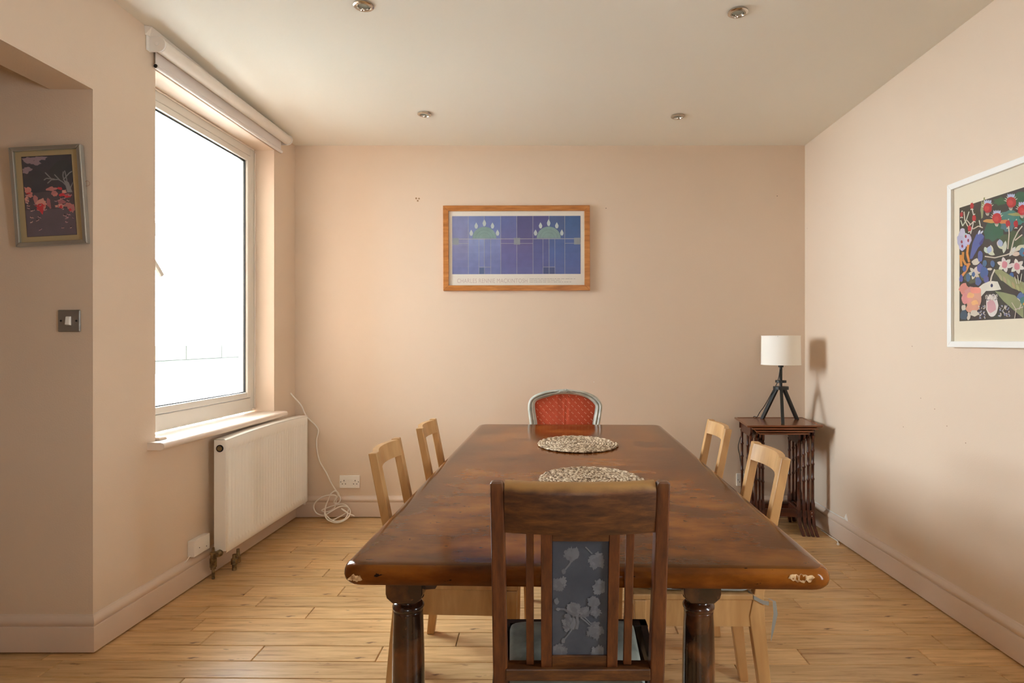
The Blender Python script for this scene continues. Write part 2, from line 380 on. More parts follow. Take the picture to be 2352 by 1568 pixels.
# ------------------------------------------------------------------ window_1 (frame sits in the recess)
win = thing('window_1', 'white framed single pane window in a deep recess', 'window', (-1.745, YB, 0), -AL, kind='structure')
Y0, Y1, Z0, Z1 = yn, yf_, .783, 2.469
def frame_bars(m, x0, x1, y0, y1, z0, z1, wl, wr, wb, wt):
    m.box(x0, x1, y0, y0+wl, z0, z1).box(x0, x1, y1-wr, y1, z0, z1)
    m.box(x0, x1, y0+wl, y1-wr, z0, z0+wb).box(x0, x1, y0+wl, y1-wr, z1-wt, z1); return m
FX = -.128                                                     # front face of the outer frame
obj('window_frame', frame_bars(MB(), FX-.06, FX, Y0, Y1, Z0, Z1, .055, .055, .085, .055), M['upvc'], win, bevel=.004)
obj('window_sash', frame_bars(MB(), FX-.055, FX+.004, Y0+.057, Y1-.057, Z0+.088, Z1-.057, .036, .036, .036, .036), M['upvc'], win, bevel=.005)
obj('glazing_gasket', frame_bars(MB(), FX-.022, FX-.012, Y0+.092, Y1-.092, Z0+.123, Z1-.092, .009, .010, .006, .010), M['gasket'], win)
obj('pane', MB().box(FX-.020, FX-.015, Y0+.092, Y1-.092, Z0+.123, Z1-.092), M['glass'], win)
m = MB(); hb = Vector((FX+.012, Y0+.155, 1.655))
m.box(FX+.004, FX+.018, Y0+.065, Y0+.092, 1.62, 1.72)
m.hexa([(FX+.02,Y0+.07,1.655),(FX+.042,Y0+.07,1.655),(FX+.042,Y0+.07,1.685),(FX+.02,Y0+.07,1.685)],
       [(FX+.022,Y0+.185,1.545),(FX+.036,Y0+.185,1.545),(FX+.036,Y0+.205,1.558),(FX+.022,Y0+.205,1.558)])
obj('window_handle', m, M['upvc'], win, bevel=.003)
m = MB(); m.box(FX, FX+.006, Y1-.03, Y1-.004, Z0+.006, Z0+.014)
m.tube([(FX+.004,Y1-.004,Z0+.02),(FX+.004,Y1-.003,1.3),(FX+.004,Y1-.004,1.9),(FX+.004,Y1-.003,Z1-.02)], .0045, 6)
m.tube([(FX+.004,Y0+.02,Z1-.004),(FX+.004,-.9,Z1-.006),(FX+.004,Y1-.02,Z1-.004)], .0055, 6)
obj('sealant', m, M['sill'], win, smooth=60)
# sill board with rounded nose and horns
m = MB(); pr = [(FX,.742),(.062,.742),(.070,.745),(.076,.752),(.078,.759),(.076,.767),(.069,.774),(.060,.776),(FX,.776)]
m.prism([p for p in pr if True], lambda p: (max(p[0], .0) if False else p[0], yn-.0, p[1]), lambda p: (p[0], yf_, p[1]))
ph = [(0,.742)]+pr[1:-1]+[(0,.776)]
m.prism(ph, lambda p: (p[0], yn-.055, p[1]), lambda p: (p[0], yn, p[1]))
m.prism(ph, lambda p: (p[0], yf_, p[1]), lambda p: (p[0], yf_+.03, p[1]))
obj('window_sill', m, M['sill'], win, smooth=50)
m = MB().hexa([(-.06,yn+.002,.777),(.02,yn+.002,.777),(.025,yn+.05,.777),(-.06,yn+.075,.777)], [(-.06,yn+.002,.792),(.018,yn+.002,.790),(.02,yn+.045,.788),(-.06,yn+.07,.79)])
obj('plaster_fragment', m, M['wall'], win, bevel=.003)

# ------------------------------------------------------------------ roller blind
bl = thing('roller_blind', 'rolled up white roller blind fixed above the window', 'blind', (-1.745, YB, 0), -AL)
by0, by1, bz, bx = 2.735-YB, 4.02-YB, 2.568, .043
m = MB().lathe([(.0315,by0),(.0315,by1)], (bx,0,bz), 28, 'y'); obj('blind_roll', m, M['blind_tube'], bl, smooth=40, bevel=.003)
m = MB().box(.0135, .0165, by0+.015, by1-.03, 2.486, 2.585); obj('blind_fabric', m, M['blind'], bl)
m = MB().lathe([(.011,by0+.013),(.011,by1-.028)], (.017,0,2.480), 14, 'y'); bb = obj('bottom_bar', m, M['blind'], bl, smooth=40)
m = MB().lathe([(.0085,by0+.0105),(.0085,by0+.0128)], (.017,0,2.480), 12, 'y'); e = obj('bar_end', m, M['hole'], bl)
# bracket: plate on the wall plus rounded cheek
m = MB(); n = 12
poly = [(.002,bz-.035),(bx,bz-.035)]+[(bx+.035*math.sin(math.pi*i/n), bz-.035*math.cos(math.pi*i/n)) for i in range(1,n)]+[(bx,bz+.035),(.002,bz+.035)]
m.prism(poly, lambda p: (p[0], by0-.012, p[1]), lambda p: (p[0], by0-.004, p[1]))
m.box(.001, .005, by0-.03, by0, bz-.033, bz+.036)
obj('bracket', m, M['white_old'], bl, bevel=.002)
obj('bracket', MB().prism(poly, lambda p: (p[0], by1+.002, p[1]), lambda p: (p[0], by1+.008, p[1])), M['white_old'], bl, bevel=.002)
obj('pivot_pin', MB().lathe([(.008,by0-.016),(.008,by0-.01)], (bx-.004,0,bz), 12, 'y'), M['white_old'], bl, bevel=.002)
m = MB().hexa([(.001,by0-.035,2.60),(.012,by0-.02,2.60),(.012,by1-.02,2.598),(.001,by1-.02,2.598)], [(.001,by0-.04,2.638),(.03,by0-.03,2.636),(.02,by1-.02,2.606),(.001,by1-.02,2.606)])
obj('backing_batten', m, M['blind_tube'], bl)

# ------------------------------------------------------------------ radiator
ra = thing('radiator', 'cream ribbed panel radiator under the window', 'radiator', (-1.745, YB, 0), -AL)
ry0, ry1, rz0, rz1, rx0, rx1 = 3.159-YB, 4.185-YB, .124, .714, .052, .112
NF = 30; S = 8; L_ = ry1-ry0
zs = [rz0, rz0+.006, rz0+.030, rz0+.042, rz0+.052, rz1-.066, rz1-.056, rz1-.046, rz1-.012, rz1]
rg = []
def bow(y): t = (y-ry0)/L_; return .012*4*t*(1-t)
for zi, z in enumerate(zs):
    row = []
    for i in range(NF*S+1):
        y = ry0+.004+(L_-.008)*i/(NF*S)
        ph_ = math.cos(2*math.pi*i/S); gd = {0:0,1:0,2:0,3:.35,4:1,5:1,6:.35,7:0,8:0,9:0}[zi]
        edge = 0 if 4 < i < NF*S-4 else 1
        d = -.0115*(.5+.5*ph_)*gd*(1-edge)
        if zi in (0, 9): d -= .005
        row.append((rx1+d, y, z+(bow(y) if zi >= 8 else bow(y)*.5 if zi >= 5 else 0)))
    rg.append(row)
m = MB().rings(rg, False, False, closed=False)
obj('front_panel', m, M['rad'], ra, smooth=50)
obj('rear_panel', MB().box(rx0-.012, rx0-.004, ry0+.02, ry1-.02, rz0+.02, rz1-.02), M['rad'], ra)
obj('side_panel', MB().box(rx0-.004, rx1-.001, ry0-.001, ry0+.006, rz0+.012, rz1+.002), M['rad'], ra, bevel=.002)
obj('side_panel', MB().box(rx0-.004, rx1-.001, ry1-.006, ry1+.001, rz0+.012, rz1+.002), M['rad'], ra, bevel=.002)
rg = [[(x, ry0+L_*i/20, rz1+.001+bow(ry0+L_*i/20)+dz) for i in range(21)] for x, dz in ((rx1-.001,0),(rx1-.006,.004),(rx0,.004),(rx0-.004,0),(rx0-.004,-.003),(rx1-.001,-.003))]
obj('top_grille', MB().rings(rg, False, False, closed=False), M['rad'], ra, smooth=40)
pl = obj('bleed_plug', MB().lathe([(.019,ry0-.004),(.019,ry0-.001)], (rx0+.028,0,rz1-.042), 20, 'y'), M['hole'], ra)
obj('valve_pin', MB().lathe([(.013,ry0-.007),(.013,ry0-.004)], (rx0+.028,0,rz1-.042), 16, 'y').lathe([(.006,ry0-.010),(.006,ry0-.007)], (rx0+.028,0,rz1-.042), 4, 'y'), M['brass'], pl)
m = MB().lathe([(.013,.052),(.013,.062),(.017,.064),(.017,.108),(.013,.112),(.013,.125),(.016,.127),(.016,.140),(.007,.143),(.006,.163)], (rx0+.006, ry0-.024, 0), 12)
m.lathe([(.013,ry0-.03),(.018,ry0-.018),(.018,ry0+.0)], (rx0+.028,0,.128), 8, 'y')
m.tube([(rx0+.006,ry0-.024,.06),(rx0+.006,ry0-.024,.001)], .0075)
obj('valve', m, M['brass'], ra, smooth=40)
m = MB().lathe([(.012,.001),(.012,.03),(.018,.034),(.018,.062),(.011,.066),(.011,.085)], (rx0+.05, ry0+.10, 0), 8)
m.lathe([(.010,.02),(.016,.026),(.016,.055),(.010,.06),(.008,.095)], (rx0+.04, ry0+.155, 0), 8)
m.tube([(rx0+.05,ry0+.10,.06),(rx0+.045,ry0+.13,.06),(rx0+.04,ry0+.155,.05)], .009)
obj('pipe_union', m, M['brass'], ra, smooth=40)
obj('bracket', MB().box(.0, rx0-.012, ry0+.1, ry0+.13, .2, .65), M['rad'], ra)
obj('bracket', MB().box(.0, rx0-.012, ry1-.13, ry1-.1, .2, .65), M['rad'], ra)
m = MB().lathe([(.012,ry1+.002),(.012,ry1+.016)], (rx1-.03,0,rz0+.085), 10, 'y').lathe([(.010,.10),(.010,.19)], (rx1-.03, ry1+.012, 0), 10)
obj('lockshield', m, M['white_old'], ra, smooth=40)

# white junction box on the left wall
jb = thing('junction_box', 'white blank junction box low on the left wall beside the radiator', 'junction box', (-1.745, YB, 0), -AL)
obj('box_cover', MB().box(.0, .034, 3.01-YB, 3.147-YB, .156, .236), M['white_old'], jb, bevel=.003)
for yy_ in (3.055, 3.115): obj('screw', MB().lathe([(.0025,.034),(.0025,.0352)], (0,yy_-YB,.19 if yy_ < 3.1 else .178), 8, 'x'), M['hole'], jb)
obj('cable', MB().tube([(.012,3.012-YB,.165),(.016,2.995-YB,.160),(.012,2.982-YB,.148),(.006,2.976-YB,.142)], .0022, 6, 4), M['cablew'], jb, smooth=60)

# ------------------------------------------------------------------ sockets and switch
def double_socket(px0, px1, py0, py1, label, plug=False):
    a, b = P(px0, py1, YB), P(px1, py0, YB)
    t = thing('wall_socket', label, 'socket', ((a.x+b.x)/2, YB, (a.z+b.z)/2))
    wd, ht = (b.x-a.x)/2, (b.z-a.z)/2
    obj('face_plate', MB().box(-wd, wd, -.010, 0, -ht, ht), M['white_pl'], t, bevel=.002)
    for s in (-1, 1):
        cx = s*wd*.56
        m = MB().box(cx-.0022, cx+.0022, -.0108, -.010, .004, .013).box(cx-.014, cx-.008, -.0108, -.010, -.017, -.012).box(cx+.008, cx+.014, -.0108, -.010, -.017, -.012)
        obj('pin_holes', m, M['hole'], t)
        obj('rocker', MB().box(s*.008-.005, s*.008+.005, -.0135, -.010, .002, .020), M['white_pl'], t, bevel=.001)
        obj('screw', MB().lathe([(.003,-.0108),(.003,-.010)], (s*wd*.87,0,0), 8, 'y'), M['hole'], t)
    if plug:
        obj('plug', MB().box(-.012, .035, -.035, -.011, -.024, .018), M['black'], t, bevel=.004)
    return t
double_socket(781, 827, 1091, 1120, 'white double socket on the back wall beside the coiled white cable')
double_socket(1691, 1738, 1087, 1115, 'white double socket behind the legs of the nest of tables', True)
sw = thing('light_switch', 'brushed steel light switch with a white rocker below the tilted picture', 'switch', (-1.8803, YF, 1.312), math.radians(0))
obj('face_plate', MB().box(-.0435, .0435, -.007, 0, -.0435, .0435), M['steel'], sw, bevel=.003)
obj('rocker', MB().hexa([(-.010,-.007,-.018),(.010,-.007,-.018),(.010,-.007,.018),(-.010,-.007,.018)], [(-.009,-.016,-.015),(.007,-.016,-.015),(.007,-.012,.015),(-.009,-.012,.015)]), M['white_pl'], sw, bevel=.001)
for s in (-1, 1): obj('screw', MB().lathe([(.004,-.0085),(.004,-.007)], (s*.0305,0,0), 10, 'y'), M['hole'], sw)

# ------------------------------------------------------------------ recessed downlights
for px, py, lab in ((835,13,'recessed chrome spotlight in the ceiling nearest the window, front pair'), (1695,28,'recessed chrome spotlight at the right of the front pair in the ceiling'),
                (975,262,'recessed chrome spotlight at the left of the pair nearer the back wall'), (1557,267,'recessed chrome spotlight at the right of the pair nearer the back wall')):
    Y = 2.55
    for _ in range(8):
        X = (px-CX)*Y/F; Y = (ceil_z(X, Y)-EYE)*F/(CY-py)
    z = ceil_z(X, Y)
    t = thing('recessed_spotlight', lab, 'ceiling light', (X, Y, z), group='recessed spotlights')
    ax = math.atan(.0257*(1-(X+1.745)/3.57)+.0067*((X+1.745)/3.57)); t.rotation_euler = (-ax, 0, 0)
    m = MB().lathe([(.0415,.002),(.0420,-.004),(.038,-.0065),(.030,-.0075),(.0285,-.005),(.028,-.007),(.026,-.0075),(.0245,-.004),(.023,.0035)], n=32, cap=False)
    obj('trim_ring', m, M['chrome'], t, smooth=40)
    obj('reflector', MB().lathe([(.023,.0035),(.016,.0095),(.004,.011)], n=24, cap=False), M['chrome'], t, smooth=60)
    obj('lamp_glass', MB().lathe([(.0225,.001),(.018,.0005)], n=24), mat('frosted_lamp_glass', (.35,.40,.36), .15), t)
# the ceiling is cut where the lamps sit by a shallow rim above it

# screw holes left in the back wall
for i, (px, py, r) in enumerate(((956,455.5,.0065),(962.5,456,.006),(959.5,461,.0065))):
    p = P(px, py, YB); obj('wall_plug', MB().lathe([(r,-.0012),(r,.001)], (p.x, YB, p.z), 10, 'y').lathe([(r*.5,-.0016),(r*.5,.001)], (p.x-.001, YB, p.z+.002), 8, 'y'), mat('old_plug', (.32,.20,.10), .8), wall_back)
for px, py in ((1392,478),(1785,450),(1364,877)):
    p = P(px, py, YB); obj('nail_hole', MB().lathe([(.0028,-.001),(.0028,.001)], (p.x, YB, p.z), 8, 'y'), M['hole'] if py != 877 else M['white_pl'], wall_back)
for px, py in ((2115,914),(2147,939),(2075,980),(2095,795),(2218,1017),(2175,978),(1847,524)):
    Y = F*XR/(px-CX) if px > 1860 else 4.2; z = EYE-(py-CY)*Y/F
    obj('nail_hole', MB().lathe([(.0022,XR-.0008),(.0022,XR+.001)], (0, Y, z), 8, 'x'), mat('scuff', (.35,.2,.14), .8), wall_right)

# ------------------------------------------------------------------ flat prints
PRINT = bpy.data.materials.new('printed_inks'); PRINT.use_nodes = True
t_, p_ = nodes(PRINT); at = t_.nodes.new('ShaderNodeAttribute'); at.attribute_name = 'print'
nz = t_.nodes.new('ShaderNodeTexNoise'); nz.inputs['Scale'].default_value = 22; nz.inputs['Detail'].default_value = 4
mrr = t_.nodes.new('ShaderNodeMapRange'); mrr.inputs['To Min'].default_value = .82; mrr.inputs['To Max'].default_value = 1.18
hs = t_.nodes.new('ShaderNodeHueSaturation'); tcc = t_.nodes.new('ShaderNodeTexCoord')
t_.links.new(tcc.outputs['Object'], nz.inputs['Vector']); t_.links.new(nz.outputs['Fac'], mrr.inputs['Value']); t_.links.new(mrr.outputs[0], hs.inputs['Value'])
t_.links.new(at.outputs['Color'], hs.inputs['Color']); t_.links.new(hs.outputs[0], p_.inputs['Base Color']); p_.inputs['Roughness'].default_value = .6
def s2l(c): return tuple(((x/255)/12.92 if x/255 <= .04045 else ((x/255+.055)/1.055)**2.4) for x in c)
class Print(MB):
    """polygons laid on one sheet; (u, v) -> 3D through fn, a hair's breadth per layer"""
    def __init__(s, fn): super().__init__(); s.fn = fn; s.k = 0
    def poly(s, pts, col):
        s.k += 1; b = [s.fn(u, v, s.k*.000008) for u, v in pts]; s.add(b, [tuple(range(len(b)))], s2l(col))
    def rect(s, u0, v0, u1, v1, col): s.poly([(u0,v0),(u1,v0),(u1,v1),(u0,v1)], col)
    def blob(s, u, v, ru, rv, col, n=14, j=.18, rot=0):
        c, sn = math.cos(rot), math.sin(rot); pts = []
        for i in range(n):
            a = 2*math.pi*i/n; r = 1+random.uniform(-j, j); x, y = ru*r*math.cos(a), rv*r*math.sin(a); pts.append((u+x*c-y*sn, v+x*sn+y*c))
        s.poly(pts, col)
    def leaf(s, u, v, L, wd, rot, col, n=6):
        c, sn = math.cos(rot), math.sin(rot); a = [(L*i/n, wd*math.sin(math.pi*i/n)**.8) for i in range(n+1)]; b = [(x, -y) for x, y in a[1:-1]][::-1]
        s.poly([(u+x*c-y*sn, v+x*sn+y*c) for x, y in a+b], col)
    def line(s, pts, wd, col):
        for (x0, y0), (x1, y1) in zip(pts[:-1], pts[1:]):
            d = math.hypot(x1-x0, y1-y0) or 1; nx, ny = -(y1-y0)/d*wd/2, (x1-x0)/d*wd/2
            s.poly([(x0+nx,y0+ny),(x1+nx,y1+ny),(x1-nx,y1-ny),(x0-nx,y0-ny)], col)

def mitred_frame(parent, name, material, W_, H_, bar, depth, y_front=None, bevel=.002):
    """four mitred bars, sheet plane x-z, wall at y = 0, front at y = -depth"""
    w, h = W_/2, H_/2
    o = [(-w,-h),(w,-h),(w,h),(-w,h)]; i_ = [(-w+bar,-h+bar),(w-bar,-h+bar),(w-bar,h-bar),(-w+bar,h-bar)]
    for k in range(4):
        a, b = k, (k+1)%4
        q = [o[a], o[b], i_[b], i_[a]]
        m = MB().hexa([(p[0], 0, p[1]) for p in q], [(p[0], -depth, p[1]) for p in q])
        obj(name, m, material, parent, bevel=bevel)

# --- the long blue poster over the table
PW_, PH_ = 337*4.22/F, 195.5*4.22/F
t = thing('framed_poster', 'wide blue and violet leaded glass poster in an orange pine frame on the back wall', 'picture', ((1186.5-CX)*4.225/F, YB-.001, EYE+(783-569.8)*4.225/F))
t.rotation_euler = (0, math.radians(-.15), 0)
mitred_frame(t, 'frame', M['pine'], PW_, PH_, .038, .022)
obj('poster_sheet', MB().box(-PW_/2+.03, PW_/2-.03, -.010, -.004, -PH_/2+.03, PH_/2-.03), M['paper'], t)
U = 4.22/F/5.6                                                     # one unit of the layout = this many metres
pr_ = Print(lambda u, v, e: ((u-1154)*U, -.0102-e, -(v-727)*U))
cols = [(128,140,190),(122,140,196),(110,128,190),(98,112,172),(84,88,142),(84,86,146),(74,98,150),(60,98,156),(58,104,168)]
edges = [325,533,740,950,1158,1365,1572,1775,1978]
for i in range(8):
    a = cols[i]; c_dn = [(140,146,190),(140,156,208),(130,145,200),(108,108,168),(100,96,152),(88,96,156),(76,104,168),(76,104,168)][i]
    n_ = 5
    for k in range(n_):
        v0, v1 = 312+(605-312)*k/n_, 312+(605-312)*(k+1)/n_; f_ = k/(n_-1)*.5
        pr_.rect(edges[i], v0, edges[i+1], v1, tuple(a[j]*(1-f_)+c_dn[j]*f_ for j in range(3)))
    for k in range(n_):
        v0, v1 = 605+(1060-605)*k/n_, 605+(1060-605)*(k+1)/n_; f_ = k/(n_-1)*.6
        pr_.rect(edges[i], v0, edges[i+1], v1, tuple(c_dn[j]*(1-f_)+(104,116,176)[j]*f_ for j in range(3)))
LEAD = (168,172,186)
for x in edges[1:-1]: pr_.line([(x,312),(x,1060)], 6, LEAD)
for x in (670,822,1495,1648): pr_.line([(x,605),(x,1060)], 5, LEAD)
pr_.line([(325,607),(1978,607)], 7, (186,186,190)); pr_.line([(325,665),(540,665)], 6, LEAD); pr_.line([(950,665),(1365,665)], 6, LEAD); pr_.line([(1775,665),(1978,665)], 6, LEAD)
pr_.line([(670,970),(822,970)], 6, LEAD); pr_.line([(1495,970),(1648,970)], 6, LEAD)
for x in (740,): pr_.rect(673,975,737,1056,(84,106,152))
pr_.rect(1500,975,1568,1056,(78,94,140)); pr_.rect(1577,975,1643,1056,(78,94,140))
for cx_ in (740, 1568):                                            # plain green half round with pale drops
    pts = [(cx_+155*math.cos(math.pi*i/16), 600-150*math.sin(math.pi*i/16)) for i in range(17)]
    pr_.poly(pts, (134,166,166))
    for r_ in (75, 115): pr_.line([(cx_+r_*math.cos(math.pi*i/16), 600-r_*.95*math.sin(math.pi*i/16)) for i in range(17)], 3, (110,136,138))
    for k in range(5): 
        a = math.pi*(k+.5)/5; x, y = cx_+178*math.cos(a), 590-185*math.sin(a); ht = 52 if k == 2 else 46
        pr_.poly([(x, y-ht), (x+16, y-ht*.4), (x+23, y), (x+15, y+ht*.6), (x, y+ht*.75), (x-15, y+ht*.6), (x-23, y), (x-16, y-ht*.4)], (198,212,214))
for x in (370, 1160, 1934): pr_.rect(x-40, 595, x+40, 680, (150,160,170))
for k, (L0, v) in enumerate(((1920,1122),(1730,1142),(1860,1163))):
    x = 1320
    while x < L0:
        wd = random.uniform(14, 60); pr_.rect(x, v-3, min(x+wd, L0), v+3, (186,184,180)); x += wd+random.uniform(5, 14)
obj('poster_artwork', pr_, PRINT, t)
fc = bpy.data.curves.new('poster_lettering', 'FONT'); fc.body = 'CHARLES RENNIE MACKINTOSH'; fc.align_x = 'LEFT'; fc.size = 78*U*1.0; fc.space_character = 1.06
fo = bpy.data.objects.new('poster_lettering', fc); COL.objects.link(fo); fo.parent = t; fo.rotation_euler = (math.pi/2, 0, 0); fo.location = ((385-1154)*U, -.0106, -(1172-727)*U)
fo.data.materials.append(mat('pale_pink_ink', (.62,.54,.52), .7))
bpy.context.view_layer.update(); 
wd_ = fo.dimensions.x or 1
tm = bpy.data.meshes.new_from_object(fo.evaluated_get(bpy.context.evaluated_depsgraph_get()))
f2 = bpy.data.objects.new('lettering', tm); COL.objects.link(f2); f2.parent = t; f2.rotation_euler = fo.rotation_euler; f2.location = fo.location; f2.scale = (905*U/wd_, 1, 1)
bpy.data.objects.remove(fo)
obj('glass', MB().box(-PW_/2+.035, PW_/2-.035, -.0155, -.0135, -PH_/2+.035, PH_/2-.035), M['pic_glass'], t)

# --- tilted silver-framed picture on the passage wall
K = 2.385/F
t = thing('framed_picture', 'small tilted silver-framed picture of pink birds above the light switch', 'picture', ((113-CX)*K, YF-.002, EYE+(783-449.5)*K))
t.rotation_euler = (math.radians(1.5), math.radians(-3.0), 0)
FW, FH = 164*K, 227*K
mitred_frame(t, 'frame', M['silver'], FW, FH, .0165, .022, bevel=.003)
obj('mount_card', MB().box(-FW/2+.012, FW/2-.012, -.011, -.006, -FH/2+.012, FH/2-.012), M['mat_tan'], t)
q = K/5.225
def fb(u, v, e):       # layout coordinates of the print, unrotated (0..600 wide, 0..960 high)
    return ((u-303)*q, -.0112-e, -(v-482)*q)
pb = Print(fb); _pb = pb.poly
pb.poly = lambda pts, col: _pb([(max(0, min(600, a)), max(0, min(960, b))) for a, b in pts], tuple(min(255, c*1.28+6) for c in col))
pb.rect(0,0,600,960,(72,66,74)); pb.rect(0,0,600,430,(56,56,64)); pb.rect(0,640,600,960,(84,76,86)); pb.blob(480,180,160,120,(50,54,58)); pb.blob(160,300,150,130,(52,54,62))
for x, y, a, b in ((90,40,90,35),(170,75,60,30),(230,30,70,25),(40,170,40,45),(60,150,50,25)): pb.blob(x, y, a, b, (124,108,118), j=.35)
for pts in ([(560,450),(520,380),(470,320),(420,290),(340,290),(290,330)],[(500,340),(480,250),(490,200)],[(530,380),(520,270),(505,190)],[(440,300),(380,230)],[(380,285),(280,270),(250,290)],[(340,280),(270,200)],[(560,400),(600,330)],[(480,300),(560,220),(600,200)]):
    pb.line(pts, 13, (112,112,116))
pb.poly([(520,450),(580,450),(545,330),(490,300)], (118,118,122))
for x, y, a, b in ((330,400,60,28),(360,440,40,25),(40,400,40,40),(70,460,35,30),(130,520,30,45),(210,560,60,50),(200,620,50,45),(290,570,30,60),(440,560,50,40),(420,610,60,25),(520,600,40,40),(560,640,35,50),(480,440,35,22),(510,490,50,22),(30,520,30,40),(380,470,30,20)):
    pb.blob(x, y, a, b, random.choice(((158,104,104),(170,112,108),(140,88,94),(178,128,120))), j=.4)
for x, y, a, b in ((180,610,45,30),(200,650,25,40),(430,400,30,16),(450,475,45,20),(430,620,22,20),(540,660,20,14),(50,440,25,12),(190,590,60,18),(520,500,30,14)):
    pb.blob(x, y, a, b, (168,52,60), j=.4)
for i in range(34):
    x, y = random.uniform(20,580), random.uniform(430,900); pb.blob(x, y, random.uniform(10,26), random.uniform(4,9), random.choice(((176,150,146),(160,128,124),(150,120,128))), 8, .35, random.uniform(-.6,.6))
    pb.leaf(x, y, random.uniform(14,28), 4, random.uniform(-2.4,-.6), (28,26,34))
pb.line([(0,0),(600,0),(600,960),(0,960),(0,0)], 7, (38,34,32))
obj('artwork', pb, PRINT, t)
obj('glass', MB().box(-FW/2+.014, FW/2-.014, -.0155, -.014, -FH/2+.014, FH/2-.014), M['pic_glass'], t)
obj('hanging_loop', MB().tube([(FW/2-.004,-.004,.050),(FW/2+.008,-.005,.053),(FW/2+.017,-.006,.046),(FW/2+.016,-.006,.037),(FW/2+.006,-.005,.033),(FW/2-.004,-.004,.034)], .001, 6, 5), mat('pink_cord', (.5,.3,.22), .7), t)

# --- large flower picture on the right wall
t = thing('framed_picture', 'large white-framed flower painting on the right wall', 'picture', (0,0,0))
ylo, yhi, zlo, zhi = 1.70, 2.70, 1.205, 1.926
t.location = (XR-.003, (ylo+yhi)/2, (zlo+zhi)/2); t.rotation_euler = (0, 0, math.pi/2)       # local x = +Y?, front faces the room
t.rotation_euler = (0, 0, -math.pi/2)
W3, H3 = yhi-ylo, zhi-zlo
mitred_frame(t, 'frame', M['white_frame'], W3, H3, .026, .026)
obj('mount_card', MB().box(-W3/2+.02, W3/2-.02, -.012, -.005, -H3/2+.02, H3/2-.02), M['mat_cream'], t)
def ff(zx, zy, e):      # zx, zy: layout coordinates read off the photograph, converted to true distances along the wall
    px, py = 2120+zx/3.017, 320+zy/3.017
    Y = F*1.81/(px-CX); z = EYE-(py-CY)*Y/F
    # rz = -90 deg: local x = -(Y - Yc), local y = (X - X0)
    return ((ylo+yhi)/2-Y, -.0122-e, z-(zlo+zhi)/2)
class FP(Print):
    def poly(s, pts, col):
        s.k += 1; s.add([s.fn(u, v, s.k*.000006) for u, v in pts], [tuple(range(len(pts)))], s2l(col))
pf = FP(ff)
def rng(c, d=12): return tuple(max(0, min(255, x+random.uniform(-d, d))) for x in c)
DARK=(62,54,48); GRN=(48,92,66); TEAL=(70,120,112); RED=(178,38,44); WH=(206,196,180); LAV=(160,166,198); BLU=(84,96,158); SBL=(74,104,150); OR=(208,138,66); PK=(222,150,138); OLV=(150,150,96)
XE = 1180                                                         # the sheet runs on past the frame
ZX0, ZX1 = 253, 1180
def vy(zx, z): # layout y for true height z
    px = 2120+zx/3.017; Y = F*1.81/(px-CX); return (CY-(z-EYE)*F/Y-320)*3.017
N_ = 12
for k in range(N_):
    a, b = ZX0+(ZX1-ZX0)*k/N_, ZX0+(ZX1-ZX0)*(k+1)/N_
    pf.poly([(a, vy(a,1.318)), (b, vy(b,1.318)), (b, vy(b,1.812)), (a, vy(a,1.812))], rng(DARK, 5))
for x, y, a, b, c in ((480,640,60,60,GRN),(520,610,50,75,GRN),(600,540,70,45,TEAL),(660,420,60,60,GRN),(540,430,50,30,GRN),(660,560,50,30,TEAL),(590,600,50,40,TEAL),(330,560,60,80,(52,56,44)),(450,800,60,60,(70,66,52)),(620,700,80,60,(72,82,66)),(360,950,80,50,(84,84,70)),(640,900,40,60,(70,64,54)),(720,480,60,80,GRN),(800,500,70,60,TEAL)): pf.blob(x, y, a, b, rng(c), 16, .25)
for x, y, a, b, c in ((470,565,60,14,OR),(560,570,30,14,OR),(650,520,60,12,OLV),(410,490,10,60,OLV),(425,440,8,40,OLV)): pf.blob(x, y, a, b, rng(c), 12, .2)
def stems(L, wd=7, c=WH):
    for pts in L: pf.line(pts, wd, rng(c, 8))
stems([[(285,500),(290,560),(310,600),(350,620),(385,600),(415,612)],[(262,560),(275,600),(300,560),(320,500)],[(340,480),(355,540),(345,600),(330,655)],[(290,640),(270,700)],[(390,560),(400,610)],[(305,560),(330,590),(350,570)]])
for x, y, r_ in ((268,520,11),(340,460,13),(355,545,14),(323,617,13),(590,585,17),(645,585,16)):
    pf.blob(x, y, r_, r_*1.6, RED, 12, .1); pf.leaf(x, y-r_*1.5, 12, 4, -1.0, WH); pf.leaf(x, y+r_*1.5, 14, 4, 2.4, WH); pf.leaf(x, y+r_*1.5, 14, 4, .7, WH)
for x, y, r_ in ((450,475,30),(514,548,32),(612,435,34),(690,490,32),(790,450,34)):
    for k in range(8): pf.leaf(x, y, r_*1.6, 4, -2.9+k*.34*1.0, WH)
    for k in range(4): pf.leaf(x-12+8*k, y-r_*.8, 34, 7, -1.9+k*.22, (178,186,214))
    pf.blob(x, y, r_, r_*1.15, rng(RED, 8), 16, .08); pf.blob(x-5, y+4, r_*.55, r_*.6, (198,60,58), 12, .15)
    for k in range(3): pf.leaf(x-15+12*k, y+r_, 26, 3, 1.2+k*.3, WH)
for x, y in ((275,660),(300,690),(275,735),(312,700),(262,700)): pf.blob(x, y, 24, 40, rng((182,186,210)), 12, .2)
for x, y in ((270,710),(298,672),(315,700),(274,740)): pf.blob(x, y, 7, 12, (150,50,70), 8, .1)
pf.poly([(325,830),(345,720),(370,660),(395,640),(425,670),(415,720),(385,750),(345,825)], BLU); pf.poly([(390,720),(428,672),(420,705),(400,740)], (66,66,130)); pf.leaf(385, 660, 36, 7, -1.2, (196,200,214)); pf.leaf(400, 655, 30, 6, -.9, (196,200,214))
